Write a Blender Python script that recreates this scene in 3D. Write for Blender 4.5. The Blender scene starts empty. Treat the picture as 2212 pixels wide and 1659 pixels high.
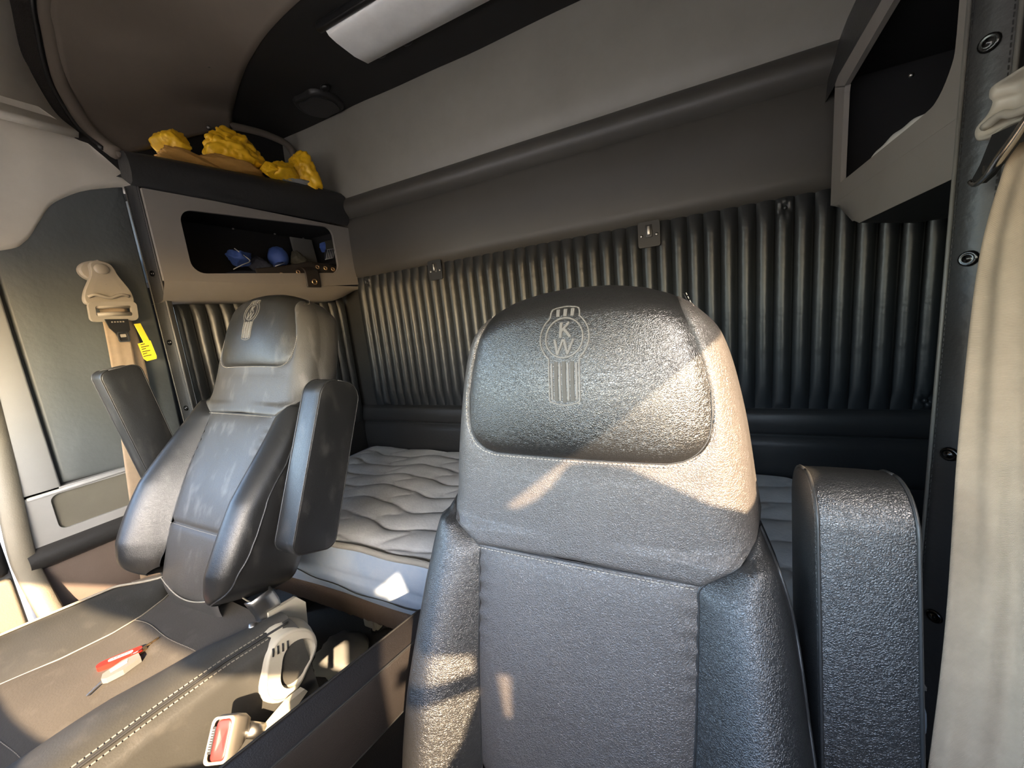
import bpy, bmesh, math, random
from mathutils import Vector, Matrix, noise
random.seed(7)
sc = bpy.context.scene
col = sc.collection
PI = math.pi

# ---------------------------------------------------------------- camera, world, sun, exposure
cam_d = bpy.data.cameras.new('camera')
cam = bpy.data.objects.new('camera', cam_d)
col.objects.link(cam)
right = Vector((0.8985, 0.4270, -0.1003)); up = Vector((0.0171, 0.1956, 0.9805))
right.normalize(); up = (up - right * up.dot(right)).normalized(); back = right.cross(up)
M = Matrix((right, up, back)).transposed().to_4x4()
M.translation = (0, 0, 1.25)
cam.matrix_world = M
cam_d.sensor_width = 36.0
cam_d.lens = 36.0 * 830.0 / 2212.0
cam_d.clip_start = 0.02
sc.camera = cam

world = bpy.data.worlds.new('sky'); sc.world = world
world.use_nodes = True
wn = world.node_tree.nodes; wl = world.node_tree.links
bg = wn['Background']
sky = wn.new('ShaderNodeTexSky'); sky.sky_type = 'NISHITA'; sky.sun_disc = False
sky.sun_elevation = math.radians(30); sky.sun_rotation = math.radians(135)
sky.air_density = 1.0; sky.dust_density = 1.8
wl.new(sky.outputs[0], bg.inputs[0])
bg.inputs[1].default_value = 0.80
SUN_AZ = math.radians(46); SUN_TAN = 0.57
sd = Vector((-math.sin(SUN_AZ), math.cos(SUN_AZ), -SUN_TAN)).normalized()
sun_d = bpy.data.lights.new('sun', 'SUN'); sun_d.energy = 8.0; sun_d.angle = math.radians(0.6)
sun_d.color = (1.0, 0.74, 0.48)
sun = bpy.data.objects.new('sun', sun_d); col.objects.link(sun)
sun.rotation_euler = sd.to_track_quat('-Z', 'Y').to_euler()
sc.view_settings.view_transform = 'Standard'; sc.view_settings.look = 'None'
sc.view_settings.gamma = 1.0; sc.view_settings.use_curve_mapping = False
sc.view_settings.exposure = 2.2
def portal(name, c, n, sx, sy):
    d = bpy.data.lights.new(name, 'AREA'); d.shape = 'RECTANGLE'; d.size = sx; d.size_y = sy
    d.cycles.is_portal = True
    o = bpy.data.objects.new(name, d); col.objects.link(o); o.location = c
    o.rotation_euler = Vector(n).to_track_quat('-Z', 'Z' if abs(n[2]) < .9 else 'Y').to_euler()
portal('windshield_light_portal', (-.68, -.80, 1.30), (0, 1, 0), 2.1, .5)
portal('passenger_window_light_portal', (-1.93, -.25, 1.30), (1, 0, 0), .95, .75)
portal('driver_window_light_portal', (.50, -.15, 1.40), (-1, 0, 0), .95, .4)

# ---------------------------------------------------------------- materials
def mat(name, c, rough=.5, bump=0, bscale=400, c2=None, cscale=6, kind='noise', metal=0, spec=.5, wear=None, dist=.002):
    m = bpy.data.materials.new(name); m.use_nodes = True
    nt = m.node_tree; n = nt.nodes; l = nt.links
    b = n['Principled BSDF']
    b.inputs['Roughness'].default_value = rough; b.inputs['Metallic'].default_value = metal
    b.inputs['Specular IOR Level'].default_value = spec
    tc = n.new('ShaderNodeTexCoord')
    nz = n.new('ShaderNodeTexNoise'); nz.inputs['Scale'].default_value = cscale; nz.inputs['Detail'].default_value = 8
    nz.inputs['Roughness'].default_value = .65
    l.new(tc.outputs['Object'], nz.inputs['Vector'])
    r = n.new('ShaderNodeValToRGB')
    r.color_ramp.elements[0].position = .32; r.color_ramp.elements[1].position = .70
    c2 = c2 or tuple(min(1, v * 1.22) for v in c)
    r.color_ramp.elements[0].color = (*c, 1); r.color_ramp.elements[1].color = (*c2, 1)
    l.new(nz.outputs['Fac'], r.inputs[0]); out = r.outputs[0]
    if wear:   # scuffed lighter fibres: stretched fine noise
        mp = n.new('ShaderNodeMapping'); mp.inputs['Scale'].default_value = wear[1]
        l.new(tc.outputs['Object'], mp.inputs['Vector'])
        w = n.new('ShaderNodeTexNoise'); w.inputs['Scale'].default_value = 1; w.inputs['Detail'].default_value = 6
        l.new(mp.outputs[0], w.inputs['Vector'])
        rr = n.new('ShaderNodeValToRGB'); rr.color_ramp.elements[0].position = .56; rr.color_ramp.elements[1].position = .80
        l.new(w.outputs['Fac'], rr.inputs[0])
        mx = n.new('ShaderNodeMix'); mx.data_type = 'RGBA'
        l.new(rr.outputs[0], mx.inputs[0]); l.new(out, mx.inputs[6]); mx.inputs[7].default_value = (*wear[0], 1)
        out = mx.outputs[2]
    l.new(out, b.inputs['Base Color'])
    if bump:
        if kind == 'leather':
            t = n.new('ShaderNodeTexVoronoi'); t.feature = 'DISTANCE_TO_EDGE'; t.inputs['Scale'].default_value = bscale
            wob = n.new('ShaderNodeTexNoise'); wob.inputs['Scale'].default_value = bscale * .35; wob.inputs['Detail'].default_value = 4
            l.new(tc.outputs['Object'], wob.inputs['Vector'])
            ad = n.new('ShaderNodeVectorMath'); ad.operation = 'MULTIPLY_ADD'
            ad.inputs[1].default_value = (3.0 / bscale,) * 3
            l.new(wob.outputs['Color'], ad.inputs[0]); l.new(tc.outputs['Object'], ad.inputs[2])
            l.new(ad.outputs[0], t.inputs['Vector'])
            mr = n.new('ShaderNodeMath'); mr.operation = 'MINIMUM'; mr.inputs[1].default_value = .25
            l.new(t.outputs['Distance'], mr.inputs[0]); h = mr.outputs[0]
        elif kind == 'weave':
            t = n.new('ShaderNodeTexWave'); t.inputs['Scale'].default_value = bscale; t.inputs['Distortion'].default_value = 1.0
            t.bands_direction = 'Z'
            l.new(tc.outputs['Object'], t.inputs['Vector']); h = t.outputs['Fac']
        else:
            t = n.new('ShaderNodeTexNoise'); t.inputs['Scale'].default_value = bscale; t.inputs['Detail'].default_value = 5
            l.new(tc.outputs['Object'], t.inputs['Vector']); h = t.outputs['Fac']
        bp = n.new('ShaderNodeBump'); bp.inputs['Strength'].default_value = bump; bp.inputs['Distance'].default_value = dist
        l.new(h, bp.inputs['Height']); l.new(bp.outputs[0], b.inputs['Normal'])
    return m
MT = dict(
    pad=mat('black_grained_vinyl', (.009, .0088, .0086), .30, .5, 430, kind='leather', cscale=9, dist=.0014, spec=1.0),
    bol=mat('black_vinyl_bolster', (.013, .013, .013), .36, .6, 420, kind='leather', cscale=7, dist=.0015, spec=1.0),
    brown=mat('dark_taupe_vinyl', (.056, .0495, .045), .40, .75, 360, kind='leather', cscale=5, dist=.0016, spec=.9),
    brown_old=mat('worn_taupe_vinyl', (.048, .045, .041), .38, .5, 420, kind='leather', cscale=9, wear=((.13, .122, .112), (34, 34, 5)), dist=.0012, spec=.5),
    pad_old=mat('worn_black_vinyl', (.015, .015, .0145), .34, .5, 420, kind='leather', cscale=12, wear=((.07, .066, .06), (24, 24, 10)), dist=.001),
    bol_old=mat('scuffed_black_vinyl', (.012, .012, .012), .34, .35, 420, kind='leather', cscale=10, dist=.001, spec=.55, wear=((.045, .043, .04), (26, 26, 12))),
    vinyl_dk=mat('dark_wall_vinyl', (.062, .057, .049), .46, .3, 14, cscale=2, dist=.003),
    thread=mat('grey_thread', (.40, .36, .30), .8),
    emb=mat('embossed_grey_vinyl', (.10, .095, .086), .45),
    emb_lt=mat('worn_embossed_vinyl', (.13, .125, .115), .5),
    emb_dk=mat('embossed_recess_vinyl', (.045, .042, .036), .6),
    pipe=mat('black_piping', (.02, .02, .02), .4),
    pipe_lt=mat('pale_piping', (.24, .215, .17), .6),
    vinyl=mat('charcoal_wall_vinyl', (.215, .202, .175), .52, .35, 12, cscale=3, dist=.004),
    vinyl2=mat('black_wall_vinyl', (.026, .026, .026), .42, .4, 90, cscale=5, dist=.002),
    rib=mat('black_pleated_vinyl', (.020, .022, .024), .34, .35, 30, cscale=8, dist=.004, spec=.42),
    head=mat('black_headliner', (.010, .0095, .009), .7, .4, 700, dist=.001),
    beige=mat('taupe_moulded_plastic', (.215, .195, .175), .62, .25, 900, cscale=2, dist=.0006),
    liner=mat('taupe_liner_fabric', (.125, .103, .082), .8, .4, 900, cscale=3, dist=.0008),
    grey=mat('grey_moulded_plastic', (.27, .272, .268), .55, .25, 900, cscale=2, dist=.0006),
    trimbeige=mat('pale_beige_trim', (.52, .485, .42), .6, .2, 900, cscale=3, dist=.0006),
    cab=mat('grey_green_vinyl', (.085, .094, .095), .50, .45, 60, cscale=4, dist=.002),
    lowdoor=mat('brown_carpet_panel', (.10, .075, .062), .75, .4, 500, cscale=7, dist=.001),
    grille=mat('olive_speaker_mesh', (.115, .108, .085), .7, .6, 1200, dist=.0008),
    dark=mat('black_plastic', (.012, .012, .012), .45),
    inside=mat('black_compartment_lining', (.010, .010, .011), .8),
    carpet=mat('black_carpet', (.018, .015, .013), .95, .8, 300, dist=.004),
    bcarpet=mat('brown_carpet_edge', (.11, .075, .05), .95, .9, 260, dist=.004),
    matt=mat('grey_mattress_ticking', (.46, .47, .46), .75, .35, 120, c2=(.60, .60, .58), cscale=12, dist=.002),
    mside=mat('blue_grey_mattress_border', (.27, .34, .43), .7, .25, 160, c2=(.37, .41, .45), cscale=10, dist=.0015),
    mpipe=mat('mattress_tape_edge', (.27, .25, .21), .85, .5, 300),
    yellow=mat('yellow_oilskin', (.85, .46, .012), .45, .3, 22, c2=(.92, .54, .02), cscale=9, dist=.004),
    yellow_d=mat('yellow_oilskin_backing', (.42, .22, .05), .7, .4, 60, dist=.003),
    tag=mat('yellow_printed_tag', (.80, .62, .03), .6),
    ink=mat('black_ink', (.02, .018, .012), .7),
    belt=mat('beige_webbing', (.46, .35, .24), .7, .7, 480, kind='weave', cscale=30, dist=.0012),
    doorb=mat('beige_door_panel', (.19, .172, .135), .6, .3, 300),
    anchor=mat('beige_anchor_plastic', (.30, .27, .225), .45),
    chrome=mat('polished_steel', (.62, .60, .56), .18, metal=1),
    steel=mat('dull_steel', (.35, .34, .32), .38, metal=1),
    brass=mat('brass_eyelet', (.62, .42, .22), .3, metal=1),
    cream=mat('cream_plastic', (.34, .315, .25), .5, .15, 300),
    red=mat('red_button_plastic', (.42, .020, .018), .45),
    redkey=mat('red_key_plastic', (.45, .016, .010), .35),
    white=mat('white_label', (.42, .41, .38), .6),
    lens=mat('white_lamp_lens', (.78, .78, .76), .35),
    lampbk=mat('black_lamp_housing', (.012, .012, .012), .3),
    blue=mat('blue_cloth', (.035, .075, .26), .7, .5, 60, dist=.003),
    navy=mat('navy_cloth', (.012, .016, .03), .8, .5, 60, dist=.003),
    olive=mat('olive_webbing', (.05, .048, .035), .8),
    greycard=mat('grey_card', (.12, .12, .11), .7),
    paper=mat('white_paper', (.70, .69, .65), .7),
    snap=mat('black_snap_metal', (.05, .05, .05), .25, metal=1),
    fuzz=mat('brown_black_armrest_vinyl', (.012, .0095, .0085), .60, .6, 500, dist=.001),
    strap=mat('brown_black_leather', (.020, .016, .013), .5),
    cush=mat('dusty_brown_seat_cloth', (.047, .041, .033), .85, .45, 260, c2=(.057, .050, .041), cscale=8, dist=.0012, wear=((.075, .067, .056), (22, 22, 22))),
    cbol=mat('dusty_black_vinyl', (.024, .0235, .020), .62, .35, 300, c2=(.032, .031, .027), cscale=9, dist=.001, wear=((.05, .047, .041), (25, 25, 25))),
    ground=mat('grey_asphalt', (.33, .315, .29), .9),
    paint=mat('dark_dash_plastic', (.035, .033, .03), .6),
)

# ---------------------------------------------------------------- builders
def wloc(p):
    v = Vector((0, 0, 0))
    while p is not None:
        v += p.location; p = p.parent
    return v
def mk(name, verts, faces, m, parent=None, smooth=True, kind=None, label=None):
    off = wloc(parent)
    me = bpy.data.meshes.new(name)
    me.from_pydata([Vector(v) - off for v in verts], [], faces)
    me.materials.append(m if not isinstance(m, str) else MT[m])
    if smooth:
        me.polygons.foreach_set('use_smooth', [True] * len(me.polygons))
    me.update()
    o = bpy.data.objects.new(name, me); col.objects.link(o); o.parent = parent
    if kind: o['kind'] = kind
    if label: o['label'] = label
    return o
def thing(name, label, cat, loc, group=None):
    o = bpy.data.objects.new(name, None); col.objects.link(o); o.location = loc
    o.empty_display_size = .05
    o['label'] = label; o['category'] = cat
    if group: o['group'] = group
    return o
def tag(o, label, cat, kind=None, group=None):
    o['label'] = label; o['category'] = cat
    if kind: o['kind'] = kind
    if group: o['group'] = group
    return o
def solid(o, t, off=-1):
    md = o.modifiers.new('thickness', 'SOLIDIFY'); md.thickness = t; md.offset = off
    return o
def gridfaces(nr, nc, closed=False, base=0):
    f = []
    for i in range(nr - 1):
        for j in range(nc if closed else nc - 1):
            k = (j + 1) % nc
            f.append((base + i * nc + j, base + i * nc + k, base + (i + 1) * nc + k, base + (i + 1) * nc + j))
    return f
def sheet(name, rows, m, parent=None, closed=False, thick=0, off=-1, smooth=True, **k):
    nr, nc = len(rows), len(rows[0])
    o = mk(name, [p for r in rows for p in r], gridfaces(nr, nc, closed), m, parent, smooth, **k)
    if thick: solid(o, thick, off)
    return o
def bm_obj(name, bm, m, parent=None, smooth=False, **k):
    bm.normal_update(); bm.verts.index_update()
    v = [x.co.copy() for x in bm.verts]; f = [[q.index for q in x.verts] for x in bm.faces]
    bm.free()
    o = mk(name, v, f, m, parent, smooth, **k)
    return o
def box(name, lo, hi, m, parent=None, bev=0, seg=2, xf=None, smooth=None, **k):
    bm = bmesh.new(); bmesh.ops.create_cube(bm, size=1)
    c = [(a + b) / 2 for a, b in zip(lo, hi)]; s = [b - a for a, b in zip(lo, hi)]
    for v in bm.verts: v.co = Vector((v.co.x * s[0] + c[0], v.co.y * s[1] + c[1], v.co.z * s[2] + c[2]))
    if bev: bmesh.ops.bevel(bm, geom=bm.edges[:], offset=bev, segments=seg, profile=.5, affect='EDGES')
    if xf:
        for v in bm.verts: v.co = xf(v.co)
    o = bm_obj(name, bm, m, parent, bool(bev) if smooth is None else smooth, **k)
    return o
def frames(pts, closed=False):
    n = len(pts); T = []
    for i in range(n):
        a = pts[(i - 1) % n] if closed or i > 0 else pts[0]
        b = pts[(i + 1) % n] if closed or i < n - 1 else pts[-1]
        d = (b - a); T.append(d.normalized() if d.length > 1e-9 else Vector((0, 0, 1)))
    ref = Vector((0, 0, 1)) if abs(T[0].z) < .9 else Vector((1, 0, 0))
    u = (ref - T[0] * ref.dot(T[0])).normalized(); F = []
    for t in T:
        u = u - t * u.dot(t)
        u = u.normalized() if u.length > 1e-6 else t.orthogonal().normalized()
        F.append((t, u.copy(), t.cross(u)))
    return F
def tube(name, pts, r, m, parent=None, n=8, closed=False, **k):
    pts = [Vector(p) for p in pts]; F = frames(pts, closed); rows = []
    for i, (p, (t, u, v)) in enumerate(zip(pts, F)):
        rr = r[i] if isinstance(r, (list, tuple)) else r
        rows.append([p + u * (rr * math.cos(a * 2 * PI / n)) + v * (rr * math.sin(a * 2 * PI / n)) for a in range(n)])
    if closed: rows.append(rows[0])
    nr = len(rows); faces = gridfaces(nr, n, True); V = [q for r_ in rows for q in r_]
    if not closed:
        faces.append(tuple(range(n - 1, -1, -1))); faces.append(tuple(range((nr - 1) * n, nr * n)))
    return mk(name, V, faces, m, parent, True, **k)
def lerp(a, b, t): return a + (b - a) * t
def interp(x, tab):
    if x <= tab[0][0]: return tab[0][1]
    for (a, va), (b, vb) in zip(tab, tab[1:]):
        if x <= b:
            t = (x - a) / (b - a); return va + (vb - va) * t
    return tab[-1][1]
def sinterp(x, tab):
    """monotone cubic (finite difference tangents)"""
    if x <= tab[0][0]: return tab[0][1]
    if x >= tab[-1][0]: return tab[-1][1]
    for i in range(len(tab) - 1):
        a, va = tab[i]; b, vb = tab[i + 1]
        if x <= b:
            h = b - a; d = (vb - va) / h
            m0 = d if i == 0 else (vb - tab[i - 1][1]) / (b - tab[i - 1][0])
            m1 = d if i + 2 >= len(tab) else (tab[i + 2][1] - va) / (tab[i + 2][0] - a)
            t = (x - a) / h
            return (2*t**3-3*t*t+1)*va + (t**3-2*t*t+t)*h*m0 + (-2*t**3+3*t*t)*vb + (t**3-t*t)*h*m1
def spline(pts, n):
    """Catmull-Rom through points (any dimension), n samples, equal per segment"""
    P = [Vector(p) for p in pts]; out = []; s = len(P) - 1
    for i in range(n):
        g = i / (n - 1) * s; k = min(int(g), s - 1); t = g - k
        p1, p2 = P[k], P[k + 1]
        p0 = P[k - 1] if k else p1 * 2 - p2
        p3 = P[k + 2] if k + 2 <= s else p2 * 2 - p1
        out.append(.5 * ((2 * p1) + (p2 - p0) * t + (2 * p0 - 5 * p1 + 4 * p2 - p3) * t * t + (3 * p1 - p0 - 3 * p2 + p3) * t ** 3))
    return out
def rrect(w, h, r, n=6):
    """rounded rectangle loop centred on 0"""
    out = []
    for cx, cy, a0 in ((w/2-r, h/2-r, 0), (-w/2+r, h/2-r, PI/2), (-w/2+r, -h/2+r, PI), (w/2-r, -h/2+r, 1.5*PI)):
        for i in range(n + 1):
            a = a0 + i / n * PI / 2; out.append((cx + r * math.cos(a), cy + r * math.sin(a)))
    return out
def prism(name, loop, f0, f1, m, parent=None, smooth=False, **k):
    """closed loop of 2-D points; f0/f1 map (a,b) to 3-D for the two caps"""
    n = len(loop); V = [f0(*p) for p in loop] + [f1(*p) for p in loop]
    F = [(i, (i + 1) % n, n + (i + 1) % n, n + i) for i in range(n)]
    F += [tuple(range(n - 1, -1, -1)), tuple(range(n, 2 * n))]
    return mk(name, V, F, m, parent, smooth, **k)
def ringpanel(name, outer, inner, f0, f1, m, parent=None, **k):
    """flat panel with a hole; outer/inner loops have equal counts"""
    n = len(outer); V = [f0(*p) for p in outer] + [f0(*p) for p in inner] + [f1(*p) for p in outer] + [f1(*p) for p in inner]
    F = []
    for i in range(n):
        j = (i + 1) % n
        F += [(i, j, n + j, n + i), (2*n + j, 2*n + i, 3*n + i, 3*n + j), (j, i, 2*n + i, 2*n + j), (n + i, n + j, 3*n + j, 3*n + i)]
    return mk(name, V, F, m, parent, False, **k)
def ellipsoid(name, c, r, m, parent=None, nu=16, nv=10, fn=None, **k):
    rows = []
    for i in range(nv + 1):
        a = -PI/2 + PI * i / nv
        rows.append([])
        for j in range(nu):
            b = 2 * PI * j / nu
            d = Vector((math.cos(a) * math.cos(b), math.cos(a) * math.sin(b), math.sin(a)))
            s = fn(d) if fn else 1
            rows[-1].append(Vector((c[0] + r[0] * d.x * s, c[1] + r[1] * d.y * s, c[2] + r[2] * d.z * s)))
    return sheet(name, rows, m, parent, closed=True, **k)
def stitches(name, pts, m, parent, step=.0055, ln=.0036, r=.0007, nrm=None):
    """dashes of thread along a curve, one joined part"""
    pts = [Vector(p) for p in pts]; V = []; F = []
    L = [0]
    for a, b in zip(pts, pts[1:]): L.append(L[-1] + (b - a).length)
    def at(s):
        s = max(0, min(L[-1], s))
        for i in range(len(L) - 1):
            if s <= L[i + 1]:
                d = L[i + 1] - L[i]
                return pts[i].lerp(pts[i + 1], (s - L[i]) / d if d > 1e-9 else 0)
        return pts[-1]
    s = 0
    while s + ln < L[-1]:
        a, b = at(s), at(s + ln); t = (b - a).normalized(); u = t.orthogonal().normalized(); v = t.cross(u); k = len(V)
        for p in (a, b):
            V += [p + u * r, p + v * r, p - u * r, p - v * r]
        F += [(k, k+1, k+5, k+4), (k+1, k+2, k+6, k+5), (k+2, k+3, k+7, k+6), (k+3, k, k+4, k+7), (k+3, k+2, k+1, k), (k+4, k+5, k+6, k+7)]
        s += step
    if V: return mk(name, V, F, m, parent, False, kind='stuff')

# ================================================================ SETTING
# the sleeper's outer shell (closed box behind the linings) -----------------------------
def struct(o, label):
    o['kind'] = 'structure'; o['label'] = label; return o
struct(box('floor', (-2.06, -1.0, -.05), (.80, 1.72, 0), 'carpet'), 'black carpeted cab floor under the seats and bunk')
CEIL = [(-2.12, 1.33), (-1.955, 1.29), (-1.918, 1.273), (-1.78, 1.215), (-1.66, 1.170), (-1.557, 1.136), (-1.366, 1.089), (-1.152, 1.062), (-.9, 1.05), (-.66, 1.045)]
CEIL += [(-1.32 - x, y) for x, y in reversed(CEIL[:-1])] + [(.80, 1.72), (-2.12, 1.72)]
def prism0(name, loop, z0, z1, m):
    n = len(loop); me = bpy.data.meshes.new(name)
    F = [(i, n + i, n + (i + 1) % n, (i + 1) % n) for i in range(n)] + [tuple(range(n)), tuple(range(2 * n - 1, n - 1, -1))]
    me.from_pydata([(a, b, z) for z in (z0, z1) for a, b in loop], [], F); me.materials.append(MT[m]); me.update()
    o = bpy.data.objects.new(name, me); col.objects.link(o); return o
ceil_o = struct(prism0('ceiling', CEIL, 2.345, 2.42, 'head'), 'black padded sleeper ceiling around the white lamp')

# back wall
D = 1.6
wb = struct(box('wall_back', (-2.12, D + .02, -.05), (.80, D + .10, 2.42), 'vinyl2'), 'black vinyl rear wall of the sleeper with pleated padding')
PITCH = .0535
def rib_mesh(pinch=lambda z, u: 1):
    z0, z1 = .835, 1.553; rows = []
    nz, na = (26, 9) if pinch(1.512, 0) == 1 and pinch(.87, 0) == 1 else (90, 17)
    for i in range(nz + 1):
        t = i / nz; z = lerp(z0, z1, t)
        e = min(t, 1 - t) * nz
        k = min(1, (.25 + .75 * min(1, e / 2.2)))
        rows.append([Vector(((a / (na - 1) - .5) * PITCH, -(math.sin(PI * a / (na - 1)) ** .6) * .019 * k * pinch(z, (a / (na - 1) - .5)), z)) for a in range(na)])
    V = [p for r in rows for p in r]; F = [tuple(reversed(f)) for f in gridfaces(nz + 1, na)]
    me = bpy.data.meshes.new('rib'); me.from_pydata(V, [], F); me.materials.append(MT['rib'])
    me.polygons.foreach_set('use_smooth', [True] * len(me.polygons)); me.update(); return me
rm = rib_mesh()
def star(z0):
    def f(z, u):
        d = math.hypot(z - z0, u * .05); a = math.atan2(z - z0, u * .05)
        return (1 - .85 * math.exp(-(d / .012) ** 2)) * (1 - .45 * math.exp(-(d / .03) ** 2) * (.5 + .5 * math.sin(a * 7)))
    return f
rm_top, rm_low = rib_mesh(star(1.515)), rib_mesh(star(.865))
nr = 45
for i in range(nr):
    o = bpy.data.objects.new('rib', rm_top if i in (1, 36) else rm_low if i == 43 else rm); col.objects.link(o); o.parent = wb
    o.location = (-1.69 + PITCH * (i + .5), D + .018, 0)
X0, X1 = -2.06, .78
# plain panel above the pleats, rounded roll, upper panel that leans towards the ceiling
def profile_sheet(name, prof, m, parent, n=40, wav=0):
    rows = []
    for (y, z) in prof:
        rows.append([Vector((lerp(X0, X1, j / n), y + (wav * noise.noise((lerp(X0, X1, j / n) * 3, z * 5, 1.7)) if wav else 0), z)) for j in range(n + 1)])
    return sheet(name, rows, m, parent)
profile_sheet('plain_panel', [(D + .018, 1.545), (D + .002, 1.556), (D - .004, 1.60), (D - .004, 1.75), (D, 1.835), (D + .012, 1.855)], 'vinyl_dk', wb)
profile_sheet('padded_roll', [(D + .012, 1.850)] + [(D + .012 - .040 * math.sin(PI * i / 14) ** .8, 1.850 + .11 * i / 14) for i in range(1, 14)] + [(D + .012, 1.960)], 'vinyl_dk', wb)
profile_sheet('upper_panel', [(D + .012, 1.952), (D - .004, 1.975), (D - .010, 2.05), (D - .010, 2.2), (D - .006, 2.29), (D - .002, 2.345)], 'vinyl', wb, wav=.012)
for (z0, z1, d) in ((.735, .832, .020), (.56, .728, .012)):
    prof = [(D + .02, z0)] + [(D + .012 - d * math.sin(PI * i / 10) ** .5, lerp(z0, z1, i / 10)) for i in range(1, 10)] + [(D + .02, z1)]
    profile_sheet('padded_band', prof, 'vinyl2', wb, n=10)
# tufted buttons pulled into the pleats
for i, bz in ((1, 1.515), (36, 1.515), (43, .865)):
    ellipsoid('tuft_button', (-1.69 + PITCH * (i + .5), D + .012, bz), (.007, .006, .007), 'rib', wb, 12, 6)

# ---- left side, sleeper part -----------------------------------------------------------
SX = -1.78
wl_ = struct(box('wall_left', (-2.12, .74, -.05), (-2.06, 1.66, 2.42), 'inside'), 'dark outer left wall behind the storage compartments')
# pleated side wall under the left cabinet
ws_ = struct(box('wall_left_side', (-1.90, .80, .3), (-1.80, 1.60, 1.42), 'vinyl2'), 'pleated black side wall under the left cabinet')
ws_.name = 'wall_left.002'
for i in range(15):
    o = bpy.data.objects.new('rib', rm); col.objects.link(o); o.parent = ws_
    o.rotation_euler = (0, 0, PI / 2); o.location = (-1.80, .80 + PITCH * (i + .5), -.09)

# ---- left cab wall ----------------------------------------------------------------------
cabl = struct(box('wall_left_cab', (-1.90, .28, 0), (-1.80, .735, 1.60), 'vinyl2'), 'left cab side between the passenger door and sleeper opening')
cabl.name = 'wall_left.001'
# S-curved pale upper trim, as an extruded outline in Y-Z with a rolled lower edge
S_ = spline([(.20, 1.52), (.414, 1.568), (.47, 1.60), (.512, 1.665), (.55, 1.722), (.62, 1.775), (.71, 1.815), (.76, 1.822)], 40)
def trim_upper():
    rows = []
    for k in range(9):
        a = k / 8 * PI / 2
        rows.append([Vector((SX - .045 + .045 * math.sin(a) , p[0], p[1] + .03 * (1 - math.cos(a)) )) for p in S_])
    for k in range(1, 7):
        t = k / 6
        rows.append([Vector((SX + .0 - .07 * t * t, min(p[0], lerp(.76, .60, t)), lerp(p[1] + .03, 2.05, t))) for p in S_])
    return sheet('moulded_upper_trim', rows, 'trimbeige', cabl)
trim_upper()
# grey-green padded vinyl panel, built as a pillow on the wall
def pillow(name, loop, x, dx, m, parent, edge=.03):
    n = len(loop); c = Vector((sum(p[0] for p in loop) / n, sum(p[1] for p in loop) / n))
    rows = []
    for s, h in ((1.0, 0), (.995, .5), (.98, .85), (.95, 1), (.6, 1.02), (.2, 1.02), (0.001, 1.02)):
        rows.append([Vector((x + dx * h, c.x + (p[0] - c.x) * s, c.y + (p[1] - c.y) * s)) for p in loop])
    return sheet(name, rows, m, parent, closed=True)
def dens(loop, k=8):
    out = []
    for a, b in zip(loop, loop[1:] + loop[:1]):
        for i in range(k): out.append((lerp(a[0], b[0], i / k), lerp(a[1], b[1], i / k)))
    return out
pillow('padded_vinyl_panel', dens([(.40, .885), (.725, .868), (.735, 1.2), (.735, 1.835), (.62, 1.80), (.55, 1.755), (.51, 1.70), (.47, 1.635), (.40, 1.60)]), SX - .022, .016, 'cab', cabl)
# grey plastic lower trim with the speaker recess
outer = dens([(.29, .70), (.745, .70), (.745, .872), (.405, .872), (.385, 1.60), (.29, 1.60)], 12)
box('pillar_trim', (SX - .02, .295, .865), (SX + .004, .392, 1.62), 'grey', cabl, .006)
inner = [(.485 + a, .805 + b) for a, b in rrect(.245, .112, .02, 7)]
outr = []
for (a, b) in inner:
    da, db = a - .485, b - .805
    s = min((.26 if da > 0 else .192) / max(abs(da), 1e-4), (.075 if db > 0 else .085) / max(abs(db), 1e-4)); outr.append((.485 + da * s, .805 + db * s))
ringpanel('speaker_surround', outr, inner, lambda a, b: Vector((SX + .004, a, b)), lambda a, b: Vector((SX - .02, a, b)), 'grey', cabl)
prism('speaker_grille', inner, lambda a, b: Vector((SX - .004, a, b)), lambda a, b: Vector((SX - .018, a, b)), 'grille', cabl)
tube('trim_ridge', [Vector((SX + .004, .32, .868)), Vector((SX + .006, .5, .872)), Vector((SX + .006, .745, .872))], .006, 'grey', cabl)
# padded black roll and the brown lower panel
rows = []
for i in range(13):
    a = PI * i / 12
    rows.append([Vector((SX - .02 + .045 * math.sin(a), lerp(.285, .80, j / 12), .687 + .040 * math.cos(a))) for j in range(13)])
sheet('padded_roll', rows, 'vinyl2', cabl)
box('lower_panel', (SX - .02, .285, .05), (SX - .004, .80, .655), 'lowdoor', cabl, .003)
# pale pillar seal strip and the passenger door edge
seal = spline([(SX - .01, .315, 1.25), (SX - .01, .303, 1.0), (SX, .283, .75), (SX, .283, .66), (SX + .02, .288, .57), (SX + .04, .292, .48), (SX + .04, .292, .2)], 24)
rows = [[p + Vector((0, -.022, 0)), p + Vector((.012, -.018, 0)), p + Vector((.016, 0, 0)), p + Vector((.012, .018, 0)), p + Vector((0, .022, 0))] for p in seal]
sheet('pillar_seal', rows, 'doorb', cabl, thick=.004)
door = struct(box('door_1', (-1.93, -.75, .12), (-1.83, .262, 1.02), 'grey', None, .01), 'passenger door, beige below with a black band')
box('door_panel', (-1.83, -.70, .14), (-1.80, .255, .655), 'doorb', door, .01)
box('door_armrest', (-1.84, -.70, .665), (-1.795, .258, .86), 'vinyl2', door, .018)
box('door_frame', (-1.92, .19, 1.0), (-1.85, .262, 1.85), 'grey', door, .01)
box('door_frame', (-1.92, -.75, 1.78), (-1.85, .262, 1.85), 'grey', door, .01)

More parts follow.
